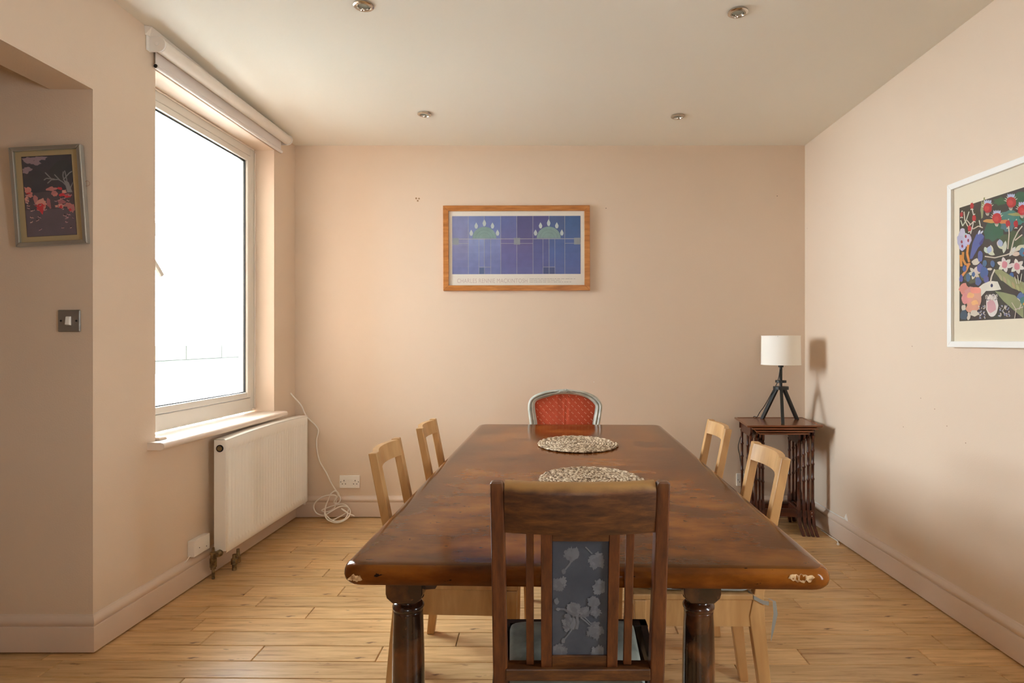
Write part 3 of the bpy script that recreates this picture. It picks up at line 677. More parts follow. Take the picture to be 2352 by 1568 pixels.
for pts in ([(280,780),(278,830),(300,870),(330,860)],[(316,730),(308,790),(322,850)],[(262,800),(268,880)],[(322,860),(300,910),(262,960)]): pf.line(pts, 16, rng(OR))
for x, y, L, a in ((480,800,70,-1.7),(450,790,50,-2.0),(560,790,90,-1.4),(600,810,80,-1.0),(560,760,60,-2.4),(640,770,70,-.6),(500,800,60,-2.7),(620,800,60,-.2),(520,740,50,-1.2),(690,760,70,-.8),(740,700,80,-1.2),(800,720,80,-1.9)): pf.leaf(x, y, L, 15, a, rng(WH))
for pts in ([(430,810),(500,820),(580,800),(680,760)],[(610,780),(630,700),(660,640),(690,600)],[(590,760),(600,650),(595,600)],[(640,700),(690,660)]): pf.line(pts, 8, rng(WH, 8))
for x, y in ((455,790),(545,745)): pf.leaf(x, y, 55, 18, random.uniform(-1.9,-1.2), (166,178,206))
for cx_, cy_, r_ in ((568,868,44),(655,880,44),(760,900,44)):
    for k in range(6): pf.leaf(cx_, cy_, r_*1.25, 15, k*1.05+.3, rng((216,206,198), 6))
    pf.blob(cx_, cy_, 20, 26, (206,132,142), 10, .12)
for k in range(6): pf.leaf(360, 925, 48, 12, k*1.05-.2, rng(WH, 6))
pf.blob(352, 935, 12, 18, SBL, 10, .1); pf.blob(368, 848, 30, 20, WH, 12, .2, -.4); pf.blob(465, 898, 18, 9, WH)
for x, y, a, b in ((290,895,14,24),(315,955,16,30),(268,965,14,26),(400,890,22,32),(425,920,28,40),(440,970,20,26),(385,985,22,30),(485,860,16,24),(400,810,18,40),(617,945,16,24),(690,780,20,30),(680,1110,28,50),(430,860,16,24)): pf.blob(x, y, a, b, rng(random.choice((SBL,BLU)), 10), 12, .15)
pf.poly([(488,905),(540,900),(620,950),(700,990),(700,1060),(620,1030),(540,970)], (148,150,106)); pf.poly([(500,1050),(560,1060),(640,1080),(700,1150),(700,1240),(640,1190),(560,1120)], (140,146,104)); pf.poly([(700,990),(900,1050),(900,1120),(700,1060)], (148,150,106))
for k in range(6): pf.leaf(530+30*k, 930+18*k, 55, 9, 1.2, rng((164,160,116)))
pf.poly([(382,1030),(420,1000),(470,980),(520,985),(545,1040),(490,1048),(440,1050),(405,1090)], (222,216,202)); pf.blob(479, 1012, 9, 13, (58,60,96), 10, .05); pf.line([(500,900),(478,950),(470,990)], 10, WH)
for x, y, a, b in ((290,1040,36,40),(340,1070,50,46),(380,1100,34,60),(350,1150,50,50),(300,1100,30,40),(370,1045,40,26)): pf.blob(x, y, a, b, rng((222,148,134), 12), 14, .2)
for x, y in ((330,1080),(360,1130)): pf.blob(x, y, 26, 18, (232,176,120), 12, .25)
for x, y, a, b in ((285,1170,14,26),(320,1225,14,26),(360,1205,30,24)): pf.blob(x, y, a, b, WH, 12, .2)
pf.blob(285, 1215, 26, 36, (60,84,104), 12, .15)
pf.blob(482, 1150, 42, 78, (222,214,208), 18, .08); pf.blob(478, 1155, 30, 50, (208,158,164), 14, .15)
for k in range(70): pf.blob(480+random.uniform(-44,44), random.uniform(1075,1115), 3.5, 3.5, random.choice((WH,WH,(60,60,90))), 6, .2)
for k in range(90): pf.blob(random.choice((random.uniform(390,435), random.uniform(530,605))), random.uniform(1150,1242), 7, 3.5, random.choice((WH,LAV,(58,58,92))), 6, .3, random.uniform(0,3))
stems([[(620,1130),(650,1180),(640,1240)],[(660,1100),(690,1130),(670,1180)],[(640,1180),(700,1160)],[(660,940),(670,1000)],[(690,930),(680,990)],[(640,950),(655,1000)]], 5)
for k in range(70):
    x = random.uniform(720, 1160); y = random.uniform(420, 1230); pf.blob(x, y, random.uniform(14,50), random.uniform(14,50), rng(random.choice((GRN,RED,WH,SBL,PK,OLV,TEAL,OR))), 12, .3)
obj('artwork', pf, PRINT, t)
obj('glass', MB().box(-W3/2+.022, W3/2-.022, -.0185, -.017, -H3/2+.022, H3/2-.022), M['pic_glass'], t)

# ------------------------------------------------------------------ dining table
TH_, TZ = -.027, .740
TC = (.119, 2.452); TW, TL = 1.080, 2.29
tb = thing('dining_table', 'large dark polished wooden dining table with thick worn rounded edge', 'table', (TC[0], TC[1], 0), TH_)
def rrect(wx, ly, r, z, n=7):
    pts = []
    for cx_, cy_, a0 in ((wx-r,ly-r,0),(-wx+r,ly-r,90),(-wx+r,-ly+r,180),(wx-r,-ly+r,270)):
        for i in range(n+1):
            a = math.radians(a0+90*i/n); pts.append((cx_+r*math.cos(a), cy_+r*math.sin(a), z))
    return pts
prof = [(.020,-.045),(.008,-.043),(.002,-.036),(0,-.027),(.001,-.018),(.004,-.0105),(.010,-.005),(.018,-.0018),(.028,0),(.034,0)]
def edge_pt(s, k, push=0):      # point on the front nose of the top: s = across, k = profile parameter
    i = min(int(k), len(prof)-2); f_ = k-i; ins = prof[i][0]*(1-f_)+prof[i+1][0]*f_; z = prof[i][1]*(1-f_)+prof[i+1][1]*f_
    return (s, -TL/2+ins-push, TZ+z+push*.3)
rg = [rrect(TW/2-i_, TL/2-i_, .05-i_*.8, TZ+z) for i_, z in prof]
obj('table_top', MB().rings(rg), M['table'], tb, smooth=35)
def chip(s0, s1, k0, k1, n=12):
    m = MB(); lo, hi = [], []
    for i in range(n+1):
        s = s0+(s1-s0)*i/n; e = math.sin(math.pi*i/n)**.5; mid = (k0+k1)/2+random.uniform(-.3,.3); h = (k1-k0)/2*e*random.uniform(.6,1.1)
        lo.append(edge_pt(s, mid-h, .0009)); hi.append(edge_pt(s, mid+h, .0009))
    return m.rings([lo, hi], False, False, closed=False)
obj('chipped_edge', chip(.435, .492, 3.2, 5.4), M['chip'], tb, label='pale chipped patch on the front edge')
obj('chipped_edge', chip(-.518, -.485, 2.2, 4.0), M['chip'], tb, label='pale worn patch on the front left corner')
# legs; their places are given relative to the room and turned into the table frame
def to_table(X, Y):
    dx, dy = X-TC[0], Y-TC[1]; c, s_ = math.cos(-TH_), math.sin(-TH_); return (dx*c-dy*s_, dx*s_+dy*c)
LP = [to_table(-.359, 1.60), to_table(.408, 1.60), to_table(-.32, 3.24), to_table(.447, 3.24)]
for lx, ly in LP:
    m = MB(); b = .0475
    pts = [(-b,.582),(-b+.003,.571),(-b+.018,.558),(b-.018,.558),(b-.003,.571),(b,.582),(b,TZ-.045),(-b,TZ-.045)]
    m.prism(pts, lambda p: (lx+p[0], ly-b, p[1]), lambda p: (lx+p[0], ly+b, p[1]))
    m.lathe([(.042,.559),(.036,.554),(.031,.551),(.031,.547),(.036,.544),(.041,.538),(.0415,.531),(.037,.525),(.0385,.522),(.038,.517),(.0395,.49),(.0415,.42),(.043,.30),(.041,.20),(.036,.165),(.041,.158),(.041,.15),(.034,.145),(.034,.135)], (lx,ly,0), 28)
    m.box(lx-b, lx+b, ly-b, ly+b, .0, .135)
    obj('leg', m, M['tableleg'], tb, smooth=38, bevel=.003)
def apron(a, b, hor=True):
    (x0, y0), (x1, y1) = a, b; m = MB(); z1 = TZ-.045; zb_, zc = .606, .587
    L = math.hypot(x1-x0, y1-y0); ux, uy = (x1-x0)/L, (y1-y0)/L; nx, ny = -uy*.014, ux*.014
    s = .0475
    pl_ = [(s,z1),(s,zc-.006),(s+.026,zc-.004),(s+.032,zc+.006),(s+.036,zb_-.004),(s+.044,zb_),(L-s-.044,zb_),(L-s-.036,zb_-.004),(L-s-.032,zc+.006),(L-s-.026,zc-.004),(L-s,zc-.006),(L-s,z1)]
    m.prism(pl_, lambda p: (x0+ux*p[0]+nx, y0+uy*p[0]+ny, p[1]), lambda p: (x0+ux*p[0]-nx, y0+uy*p[0]-ny, p[1]))
    return m
for a, b in ((0,1),(2,3),(0,2),(1,3)): obj('apron', apron(LP[a], LP[b]), M['apron'], tb)

# ------------------------------------------------------------------ placemats: coiled seagrass, slightly oval
def placemat(px, Yc, ru, rv, label, seed):
    random.seed(seed)
    t = thing('placemat', label, 'placemat', ((px-CX)*Yc/F, Yc, TZ+.0002), random.uniform(0,.1), group='seagrass placemats')
    nturn = 15; m = MB(); n = 8; ph0 = random.uniform(0,6)
    prev = []
    steps = nturn*84; pitch = 1.0/nturn
    for i in range(steps+1):
        th = 2*math.pi*i/84; r = (.012+(1-.012)*i/steps)
        wob = 1+.008*math.sin(3*th+ph0)
        br = .0012*math.sin(i*1.9)                           # braid bumps
        R = r*wob; wx_ = R*ru*math.cos(th); wy_ = R*rv*math.sin(th)
        nx_, ny_ = math.cos(th), math.sin(th); tr = (ru+rv)/2*pitch*.56
        ring = []
        for k in range(n):
            a = 2*math.pi*k/n; o_ = tr*math.cos(a)*(1+.22*math.sin(i*1.9)); h = .0042*math.sin(a)*(1+.35*math.sin(i*1.9+1.6))
            ring.append((wx_+nx_*o_, wy_+ny_*o_, .0055+h+br))
        prev.append(ring)
    m.rings(prev); obj('woven_coil', m, M['grass'], t, smooth=60)
placemat(1325.5, 2.875, .186, .225, 'round woven seagrass placemat farther down the table', 3)
placemat(1356.5, 2.125, .181, .215, 'round woven seagrass placemat right behind the dark oak chair', 4)

# ------------------------------------------------------------------ pale chairs
def pale_chair(label, loc, rz, cushion=False):
    """local: +y is the direction the chair faces, x across, origin under the knee of the rear legs"""
    t = thing('dining_chair', label, 'chair', loc, rz, group='pale wooden chairs around the table')
    hw = .1675; pw = .036; H = .866
    side = [(-.100,H),(0,.37),(-.052,0),(-.082,0),(-.048,.36),(-.045,.44),(-.128,H-.002)]
    for s in (-1, 1):
        x0, x1 = (s*hw, s*(hw-pw))
        obj('rear_leg', MB().prism(side, lambda p: (x0, p[0], p[1]), lambda p: (x1, p[0], p[1])), M['beech'], t, bevel=.003)
    # curved top rail between the posts
    n = 10; rg = []
    for i in range(n+1):
        u = -1+2*i/n; x = (hw-pw+.001)*u; b_ = -.026*(1-u*u)
        rg.append([(x,-.1005+b_,H-.004),(x,-.088+b_+.0,H-.062),(x,-.108+b_,H-.064),(x,-.1205+b_,H-.004)])
    obj('top_rail', MB().rings(rg), M['beech'], t, smooth=40)
    # seat and aprons
    fw = .185
    obj('seat', MB().hexa([(-hw,-.044,.422),(hw,-.044,.422),(fw,.365,.422),(-fw,.365,.422)], [(-hw,-.044,.440),(hw,-.044,.440),(fw,.365,.440),(-fw,.365,.440)]), M['beech'], t, bevel=.004)
    for s in (-1, 1):
        xa, xb = s*(hw-.004), s*(fw-.006); d = -s*.018
        obj('seat_rail', MB().hexa([(xa,-.01,.338),(xb,.335,.338),(xb+d,.335,.338),(xa+d,-.01,.338)], [(xa,-.01,.421),(xb,.335,.421),(xb+d,.335,.421),(xa+d,-.01,.421)]), M['beech'], t)
        xc = s*(fw-.002); xi = xc-s*.034
        obj('front_leg', MB().hexa([(xc-s*.004,.330,0),(xi+s*.004,.330,0),(xi+s*.004,.352,0),(xc-s*.004,.352,0)], [(xc,.322,.421),(xi,.322,.421),(xi,.360,.421),(xc,.360,.421)]), M['beech'], t, bevel=.003)
    obj('seat_rail', MB().box(-fw+.03, fw-.03, .330, .348, .338, .421), M['beech'], t)
    obj('seat_rail', MB().box(-hw+pw, hw-pw, -.04, -.022, .338, .421), M['beech'], t)
    if cushion:
        c = thing('chair_cushion', 'grey tie-on seat cushion on the pale chair at the near right', 'cushion', loc, rz)
        rg = [rrect(.155-i_, .165-i_, .04, z) for i_, z in ((.012,.4415),(0,.450),(-.002,.458),(0,.466),(.012,.476),(.05,.482))]
        rg = [[(x, y+.16, z) for x, y, z in r] for r in rg]
        obj('pad', MB().rings(rg), M['greycush'], c, smooth=50)
        ed = [(x, y+.16, .449) for x, y, z in rrect(.158, .168, .04, .449)]; obj('piping', MB().tube(ed+[ed[0]], .003, 6), M['greycush'], c, smooth=60)
        for s in (-1, 1):
            xs_ = s*.1685
            def ribbon(pts, wd):
                return MB().rings([[(x, y, z) for x, y, z in pts], [(x, y, z-wd) for x, y, z in pts], [(x+s*.0012, y, z-wd) for x, y, z in pts], [(x+s*.0012, y, z) for x, y, z in pts]], False, False, closed=False)
            m = ribbon([(s*.15,.0,.447),(s*.171,-.012,.438),(s*.1715,-.04,.424),(s*.1705,-.058,.420),(s*.150,-.064,.422)], .012)
            m2 = MB().rings([[(s*.172,-.055,.430),(s*.172,-.060,.430)],[(s*.176,-.068,.424),(s*.176,-.078,.424)],[(s*.178,-.070,.385),(s*.178,-.083,.385)],[(s*.178,-.064,.340),(s*.178,-.073,.340)],[(s*.178,-.062,.300),(s*.178,-.063,.300)]], False, False, closed=False)
            m.add(m2.v, m2.f); obj('tie', m, M['greycush'], c)
    return t
pale_chair('pale wooden open-back chair at the near left, close to the coiled cable', (-.448, 2.145, 0), -math.pi/2)
pale_chair('pale wooden open-back chair at the far left of the table', (-.412, 2.709, 0), -math.pi/2)
pale_chair('pale wooden open-back chair with a grey cushion at the near right', (.651, 2.06, 0), math.pi/2-.052, True)
pale_chair('pale wooden open-back chair at the far right, before the nest of tables', (.662, 2.69, 0), math.pi/2-.045)

# ------------------------------------------------------------------ dark oak chair in the foreground
oc = thing('dining_chair', 'dark oak slat-back chair with a blue floral back panel in the foreground', 'chair', (.0737, 1.30, 0))
hw = .1845
def lean(z): return -.065+(.944-z)*.125 if z > .48 else -.007      # y of the rear face
for s in (-1, 1):
    def wx(z): return hw-(.944-z)*.004
    rg = []
    for z, pwid in ((0,.032),(.30,.034),(.48,.031),(.50,.031),(.62,.030),(.80,.0285),(.93,.0285),(.940,.026),(.944,.021)):
        o_ = wx(z) - (.003 if z > .942 else 0); y0 = lean(z) if z > .3 else -.007-(.3-z)*.12; dpt = .032 if z < .94 else .026
        rg.append([(s*o_,y0,z),(s*(o_-pwid),y0,z),(s*(o_-pwid),y0+dpt,z),(s*o_,y0+dpt,z)])
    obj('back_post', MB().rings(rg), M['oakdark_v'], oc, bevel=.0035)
# top rail: bowed towards the viewer
n = 16; rg = []
for i in range(n+1):
    u = -1+2*i/n; x = (hw-.029)*u; b_ = -.020*(1-u*u)
    rg.append([(x,lean(.835)+b_+.004,.836),(x,lean(.93)+b_-.001,.920),(x,lean(.94)+b_+.003,.931),(x,lean(.94)+b_+.010,.938),(x,lean(.94)+b_+.020,.9415),(x,lean(.94)+b_+.031,.942),(x,lean(.93)+b_+.035,.934),(x,lean(.835)+b_+.030,.836)])
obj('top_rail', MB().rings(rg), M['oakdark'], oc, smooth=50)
def ybow(x, z): u = x/(hw-.029); return lean(z)-.020*(1-u*u)*max(0, (z-.53)/.33)+.006
def upright(xa, xb, z0, z1, dep, yo=0, name='slat', mt='oakdark_v', tw=0):
    rg = []
    for i in range(7):
        z = z0+(z1-z0)*i/6; y = (ybow(xa, z)+ybow(xb, z))/2+yo; f_ = tw*(1-i/6)
        rg.append([(xa+f_,y,z),(xb+f_,y,z),(xb+f_,y+dep,z),(xa+f_,y+dep,z)])
    return obj(name, MB().rings(rg), M[mt], oc, bevel=.0015)
k_ = 1.255/F; X0 = .0737
def lx(px): return (px-CX)*k_-X0
for a, b in ((1207.5,1225.5),(1438,1457)): upright(lx(a), lx(b), .538, .838, .012, .006)
for a, b in ((1242.5,1268),(1398,1423)): upright(lx(a), lx(b), .530, .838, .022, .0, 'stile')
upright(lx(1268), lx(1398), .820, .838, .020, .002, 'panel_rail', 'oakdark'); upright(lx(1268), lx(1398), .530, .562, .020, .002, 'panel_rail', 'oakdark')
pa = upright(lx(1268), lx(1398), .560, .822, .012, .007, 'back_panel', 'bluefab')
# woven flowers on the panel (flat pattern of the cloth)
random.seed(21)
def fpan(u, v, e):     # zoomed layout read off the photograph -> panel plane
    px, py = 1080+u/3.2135, 1080+v/3.2135; x = lx(px); z = .822-(py-1248)/(1517-1248)*(.822-.560)
    xm = (lx(1268)+lx(1398))/2
    f_ = 0; y = (ybow(lx(1268), z)+ybow(lx(1398), z))/2+.007
    return (x, y-.0003-e, z)
pp = Print(fpan)
def flo(u, v, sc=1.0):
    sc *= 1.25
    for k in range(9):
        a = k*.7+random.uniform(-.2,.2); r_ = random.uniform(14,30)*sc; pp.blob(u+math.cos(a)*r_, v+math.sin(a)*r_*.9, 18*sc, 14*sc, rf(), 22, .42, random.uniform(0,3))
    pp.blob(u, v, 16*sc, 14*sc, rf(), 10, .3)
def rf(): q_ = random.uniform(-9,9); return (96+q_, 103+q_, 116+q_)
def clip(x): return max(612, min(998, x))
class _P: pass
oldpoly = pp.poly
def cpoly(pts, col): oldpoly([(clip(a), max(548, min(1398, b))) for a, b in pts], col)
pp.poly = cpoly
for dy in (0, 520):
    flo(740, 640+dy, 1.2); flo(930, 690+dy, 1.35); flo(655, 860+dy if dy == 0 else 1370, 1.2); flo(960, 890+dy if dy == 0 else 1375, 1.2)
    pp.line([(790,600+dy),(770,660+dy),(730,720+dy),(690,770+dy)], 12, rf()); pp.blob(690, 770+dy, 16, 20, rf()); pp.blob(775, 640+dy, 26, 50, rf(), rot=.3, j=.3)
    pp.line([(850,590+dy),(880,620+dy),(900,640+dy)], 9, rf())
flo(770,1050,1.1); flo(850,1065,.9); flo(920,1000,1.0); flo(925,1070,.9); pp.line([(640,1045),(700,1050),(740,1080),(800,1100),(860,1100),(900,1060),(920,980)], 16, rf()); pp.line([(790,1090),(800,1150),(790,1200)], 20, rf()); pp.line([(820,1110),(860,1140),(890,1170)], 10, rf()); pp.blob(650,1050,16,12,rf()); pp.blob(720,1100,22,18,rf())
pp.blob(640,990,16,28,rf(),j=.3)
fl_ = obj('floral_pattern', pp, PRINT, pa, kind='stuff')
# lower back rail, seat frame, seat
obj('lower_rail', MB().box(-hw+.028, hw-.032, -.016, .014, .510, .536), M['oakdark'], oc, bevel=.003)
obj('lower_rail_ledge', MB().box(-hw+.028, hw-.032, .014, .024, .522, .534), M['oakdark'], oc)
for s in (-1, 1):
    obj('seat_rail', MB().hexa([(s*.172,.02,.40),(s*.188,.02,.40),(s*.205,.36,.40),(s*.188,.36,.40)], [(s*.172,.02,.466),(s*.188,.02,.466),(s*.205,.36,.466),(s*.188,.36,.466)]), M['black_seat'], oc)
    obj('front_leg', MB().hexa([(s*.172,.335,0),(s*.2,.335,0),(s*.2,.365,0),(s*.172,.365,0)], [(s*.166,.33,.466),(s*.206,.33,.466),(s*.206,.37,.466),(s*.166,.37,.466)]), M['black_seat'], oc, bevel=.002)
    obj('stretcher', MB().box(s*.178-.008, s*.178+.008, .01, .34, .16, .185), M['oakdark'], oc)
obj('seat_rail', MB().box(-.166, .166, .345, .368, .40, .466), M['black_seat'], oc)
obj('seat_rail', MB().box(-.152, .152, -.004, .02, .40, .455), M['black_seat'], oc)
obj('seat_board', MB().box(-.172, .172, .02, .345, .440, .450), M['black_seat'], oc)
rg = []
for sc_, z in ((.985,.450),(1,.456),(1,.470),(.985,.479),(.93,.484),(.7,.487),(.3,.488)):
    r = rrect(.158*sc_, .152*sc_, .03*sc_, z, 5); rg.append([(x*(1+.05*(y/.15)), y+.175, zz+ .0015*math.sin(x*60)) for x, y, zz in r])
obj('seat_pad', MB().rings(rg), M['sage'], oc, smooth=60)

# ------------------------------------------------------------------ red armchair-style chair at the far end
Yr = 3.86; KR = Yr/F
rc = thing('dining_chair', 'grey painted oval-back chair with coral red fabric at the far end', 'chair', ((1298-CX)*KR, Yr, 0), 0)
def rp(zx, zy, y=0): return Vector(((1200+zx/11.76-1298)*KR, y, EYE-(870+zy/11.76-CY)*KR))
outer = [(215,1400),(200,1200),(165,950),(148,760),(165,620),(240,500),(400,400),(600,330),(800,295),(1000,282),(1160,272),(1330,285),(1600,320),(1800,380),(1980,470),(2090,580),(2145,720),(2125,950),(2085,1200),(2065,1400)]
inner = [(400,1400),(400,1180),(355,900),(335,720),(345,640),(400,575),(520,525),(680,480),(830,435),(1000,408),(1160,402),(1330,410),(1560,445),(1720,500),(1830,570),(1920,660),(1960,730),(1940,900),(1890,1180),(1885,1400)]
# extend down behind the table to the seat
outer = [(330,2700),(270,1900)]+outer+[(2010,1900),(1950,2700)]; inner = [(470,2700),(430,1900)]+inner+[(1860,1900),(1810,2700)]
rg = []
n = len(outer)
O = catmull([rp(*p) for p in outer], 4); I = catmull([rp(*p) for p in inner], 4)
for a, b in zip(O, I):
    d = b-a
    pts = [(0,.0),(0,-.020),(.10,-.030),(.25,-.033),(.38,-.028),(.46,-.021),(.54,-.027),(.68,-.029),(.80,-.022),(.88,-.018),(1,-.016),(1,0)]
    rg.append([tuple(a+d*u+Vector((0,y,0))) for u, y in pts])
obj('back_frame', MB().rings(rg), M['grey_paint'], rc, smooth=40)
# carved crest
cm = MB()
c0 = rp(1155, 325, -.034)
for a in (-70,-42,-15,15,42,70):
    ra_ = math.radians(a); L = .022
    tip = c0+Vector((math.sin(ra_)*L*1.2, -.006, math.cos(ra_)*L*.75+.0)); cm.tube([c0+Vector((0,0,-.006)), (c0+tip)/2+Vector((0,-.006,0)), tip], lambda f_: .0045*(1-.4*f_), 8)
for s in (-1, 1):
    cm.tube([c0+Vector((s*.012,-.002,-.004)), c0+Vector((s*.028,-.004,.003)), c0+Vector((s*.038,-.002,-.003)), c0+Vector((s*.055,0,-.006))], lambda f_: .005*(1-.6*f_), 8, 3)
obj('carved_crest', cm, M['grey_paint'], rc, smooth=60)
# upholstered back: a shallow dome with vertical tucks
I2 = I; cen = Vector((sum(p.x for p in I2)/len(I2), 0, rp(1100,1400).z)); rg = []
for f_ in (1.0, .97, .9, .8, .65, .5, .35, .2, .06):
    rg.append([(cen.x+(p.x-cen.x)*f_, -.010-.016*(1-f_**3) + .0035*math.exp(-((cen.x+(p.x-cen.x)*f_-rp(1085,0).x)/.006)**2) + .0015*math.sin((p.x*f_)*150), cen.z+(p.z-cen.z)*f_) for p in I2])
up = obj('upholstered_back', MB().rings(rg, False, True), M['red'], rc, smooth=70)
dm = MB()
ix = [(rp(*p).x, rp(*p).z) for p in inner]
def inside(x, z):
    c = False; j = len(ix)-1
    for i in range(len(ix)):
        xi, zi = ix[i]; xj, zj = ix[j]
        if (zi > z) != (zj > z) and x < (xj-xi)*(z-zi)/(zj-zi)+xi: c = not c
        j = i
    return c
for r_ in range(0, 20):
    for c_ in range(-1, 13):
        zx = 400+172*c_+(86 if r_ % 2 else 0)-6*(r_ % 2)*0; zy = 445+92*r_
        for d_ in ((-14,-12),(14,14)):
            p = rp(zx+d_[0], zy+d_[1])
            if not inside(p.x*1.03-.0*1, p.z+.006): continue
            # distance to centre decides the height of the dome there
            s_ = .0016; y = -.0292
            f_ = max(abs(p.x-cen.x)/.165, 0)
            dm.hexa([(p.x-s_,-.008,p.z-s_),(p.x+s_,-.008,p.z-s_),(p.x+s_,-.008,p.z+s_),(p.x-s_,-.008,p.z+s_)], [(p.x-s_,y+.0035,p.z-s_),(p.x+s_,y+.0035,p.z-s_),(p.x+s_,y+.0035,p.z+s_),(p.x-s_,y+.0035,p.z+s_)])
obj('woven_dots', dm, M['dot'], up, kind='stuff')
rg = [[(x, y-.22, z) for x, y, z in rrect(.21-i_, .19-i_, .06, z)] for i_, z in ((0,.36),(-.006,.37),(-.006,.40),(0,.41))]
obj('seat_frame', MB().rings(rg), M['grey_paint'], rc, smooth=40)
rg = [[(x, y-.22, z) for x, y, z in rrect(.20-i_, .18-i_, .06, z)] for i_, z in ((0,.41),(0,.43),(.02,.45),(.07,.46))]
obj('seat_pad', MB().rings(rg), M['red'], rc, smooth=50)
for sx in (-1, 1):
    obj('leg', MB().tube([(sx*.17,-.37,.37),(sx*.185,-.38,.26),(sx*.17,-.37,.12),(sx*.18,-.385,.005)], lambda f_: .022-.010*f_, 10, 4), M['grey_paint'], rc, smooth=60)
    obj('leg', MB().tube([(sx*.150,-.015,.50),(sx*.155,-.02,.38),(sx*.16,-.01,.2),(sx*.165,.02,.005)], lambda f_: .020-.008*f_, 10, 4), M['grey_paint'], rc, smooth=60)

# ------------------------------------------------------------------ nest of four tables in the corner
def nest(i, label):
    zt_ = .705-[0,.018,.035,.050][i]; hwd = [.2375,.206,.181,.155][i]; xc = 1.532+[0,.004,.002,-.003][i]
    yf0 = 3.785+.004*i; yb0 = 4.195-.022*i
    t = thing('nesting_table', label, 'side table', (xc, 0, 0), group='nest of tables in the corner')
    sk = -.024
    def q4(w_, ya, yb, z, sh=1): return [(-w_+sk*sh,ya,z),(w_+sk*sh,ya,z),(w_-sk*sh,yb,z),(-w_-sk*sh,yb,z)]
    if i == 0:
        m = MB().rings([q4(hwd-.006,yf0+.006,yb0-.004,zt_-.014), q4(hwd,yf0,yb0,zt_-.009), q4(hwd,yf0,yb0,zt_-.002), q4(hwd-.004,yf0+.004,yb0-.004,zt_), q4(hwd-.014,yf0+.014,yb0-.014,zt_), q4(hwd-.016,yf0+.016,yb0-.016,zt_-.003)])
    else: m = MB().rings([q4(hwd-.003,yf0,yb0,zt_-.011), q4(hwd,yf0-.002,yb0,zt_-.008), q4(hwd,yf0-.002,yb0,zt_-.002), q4(hwd-.003,yf0,yb0,zt_)])
    obj('table_top', m, M['mahog_top'], t, bevel=.001)
    xf = hwd-.040+.0*i; yfr, ybk = 3.86+.004*i, 4.13-.016*i
    zt2 = zt_-(.014 if i == 0 else .011)
    for s in (-1, 1):
        x = s*xf
        # shaped bracket panel under the top
        prf = [(yfr-.018, zt2),(yfr-.016,zt2-.04),(yfr+.0,zt2-.06),(yfr+.012,zt2-.085),(yfr+.03,zt2-.07),(ybk-.03,zt2-.07),(ybk-.012,zt2-.085),(ybk,zt2-.06),(ybk+.016,zt2-.04),(ybk+.018,zt2)]
        obj('bracket', MB().prism(prf, lambda p: (x-s*.007+sk*(1-2*(p[0]-3.8)/.4), p[0], p[1]), lambda p: (x+s*.007+sk*(1-2*(p[0]-3.8)/.4), p[0], p[1])), M['mahog'], t)
        for yy_ in (yfr, ybk):
            xx = x+sk*(1-2*(yy_-3.8)/.4)
            zl = .152; zh = zt2-.06; P_ = [(.0135,zl),(.0135,zl+.045),(.0105,zl+.055),(.0082,zl+.075)]
            for f_ in (.42, .62, .80): 
                zc = zl+(zh-zl)*f_; P_ += [(.0080,zc-.008),(.0108,zc-.004),(.0108,zc-.001),(.0088,zc),(.0108,zc+.001),(.0108,zc+.004),(.0080,zc+.008)]
            P_ += [(.0082,zh-.02),(.012,zh)]
            obj('leg', MB().lathe(P_, (xx,yy_,0), 12), M['mahog'], t, smooth=40)
        # sled foot: arched, with sweeping toes
        ft = [(yfr-.012,.155),(yfr-.020,.11),(yfr-.034,.06),(yfr-.052,.02),(yfr-.062,.0),(yfr-.034,.0),(yfr-.018,.035),(yfr+.01,.075),(yfr+.05,.100),(ybk-.05,.100),(ybk-.01,.075),(ybk+.018,.035),(ybk+.030,.0),(ybk+.055,.0),(ybk+.042,.03),(ybk+.024,.07),(ybk+.014,.155)]
        obj('foot', MB().prism(ft, lambda p: (x-s*.0095+sk*(1-2*(p[0]-3.8)/.4)+s*max(0,.07-p[1])*.22, p[0], p[1]), lambda p: (x+s*.0095+sk*(1-2*(p[0]-3.8)/.4)+s*max(0,.07-p[1])*.22, p[0], p[1])), M['mahog'], t, bevel=.003)
    if i == 0:
        n_ = 12; rg = []
        for k in range(n_+1):
            u = -1+2*k/n_; x = (xf+.006)*u; y = yfr-.018+.10*(1-abs(u))**.9*0+.05*(1-u*u)
            rg.append([(x+sk,y,.104),(x+sk,y+.012,.104),(x+sk,y+.012,.155),(x+sk,y,.155)])
        obj('stretcher', MB().rings(rg), M['mahog'], t)
        for dz in (.143, .121): obj('screw', MB().lathe([(.0025,yfr-.0195),(.0025,yfr-.0175)], (xf-.006+sk,0,dz), 8, 'y'), M['white_pl'], t)
        obj('apron', MB().box(-xf, xf, ybk+.004, ybk+.014, zt2-.05, zt2), M['mahog'], t)
    else:
        obj('stretcher', MB().box(-xf, xf, ybk-.006, ybk+.004, .104, .14), M['mahog'], t)
nest(0, 'largest mahogany nesting table, topmost of the nest, with the lamp on it')
nest(1, 'second largest mahogany nesting table just under the top one')
nest(2, 'third mahogany nesting table, between the second and the smallest')
nest(3, 'smallest mahogany nesting table, lowest in the nest')

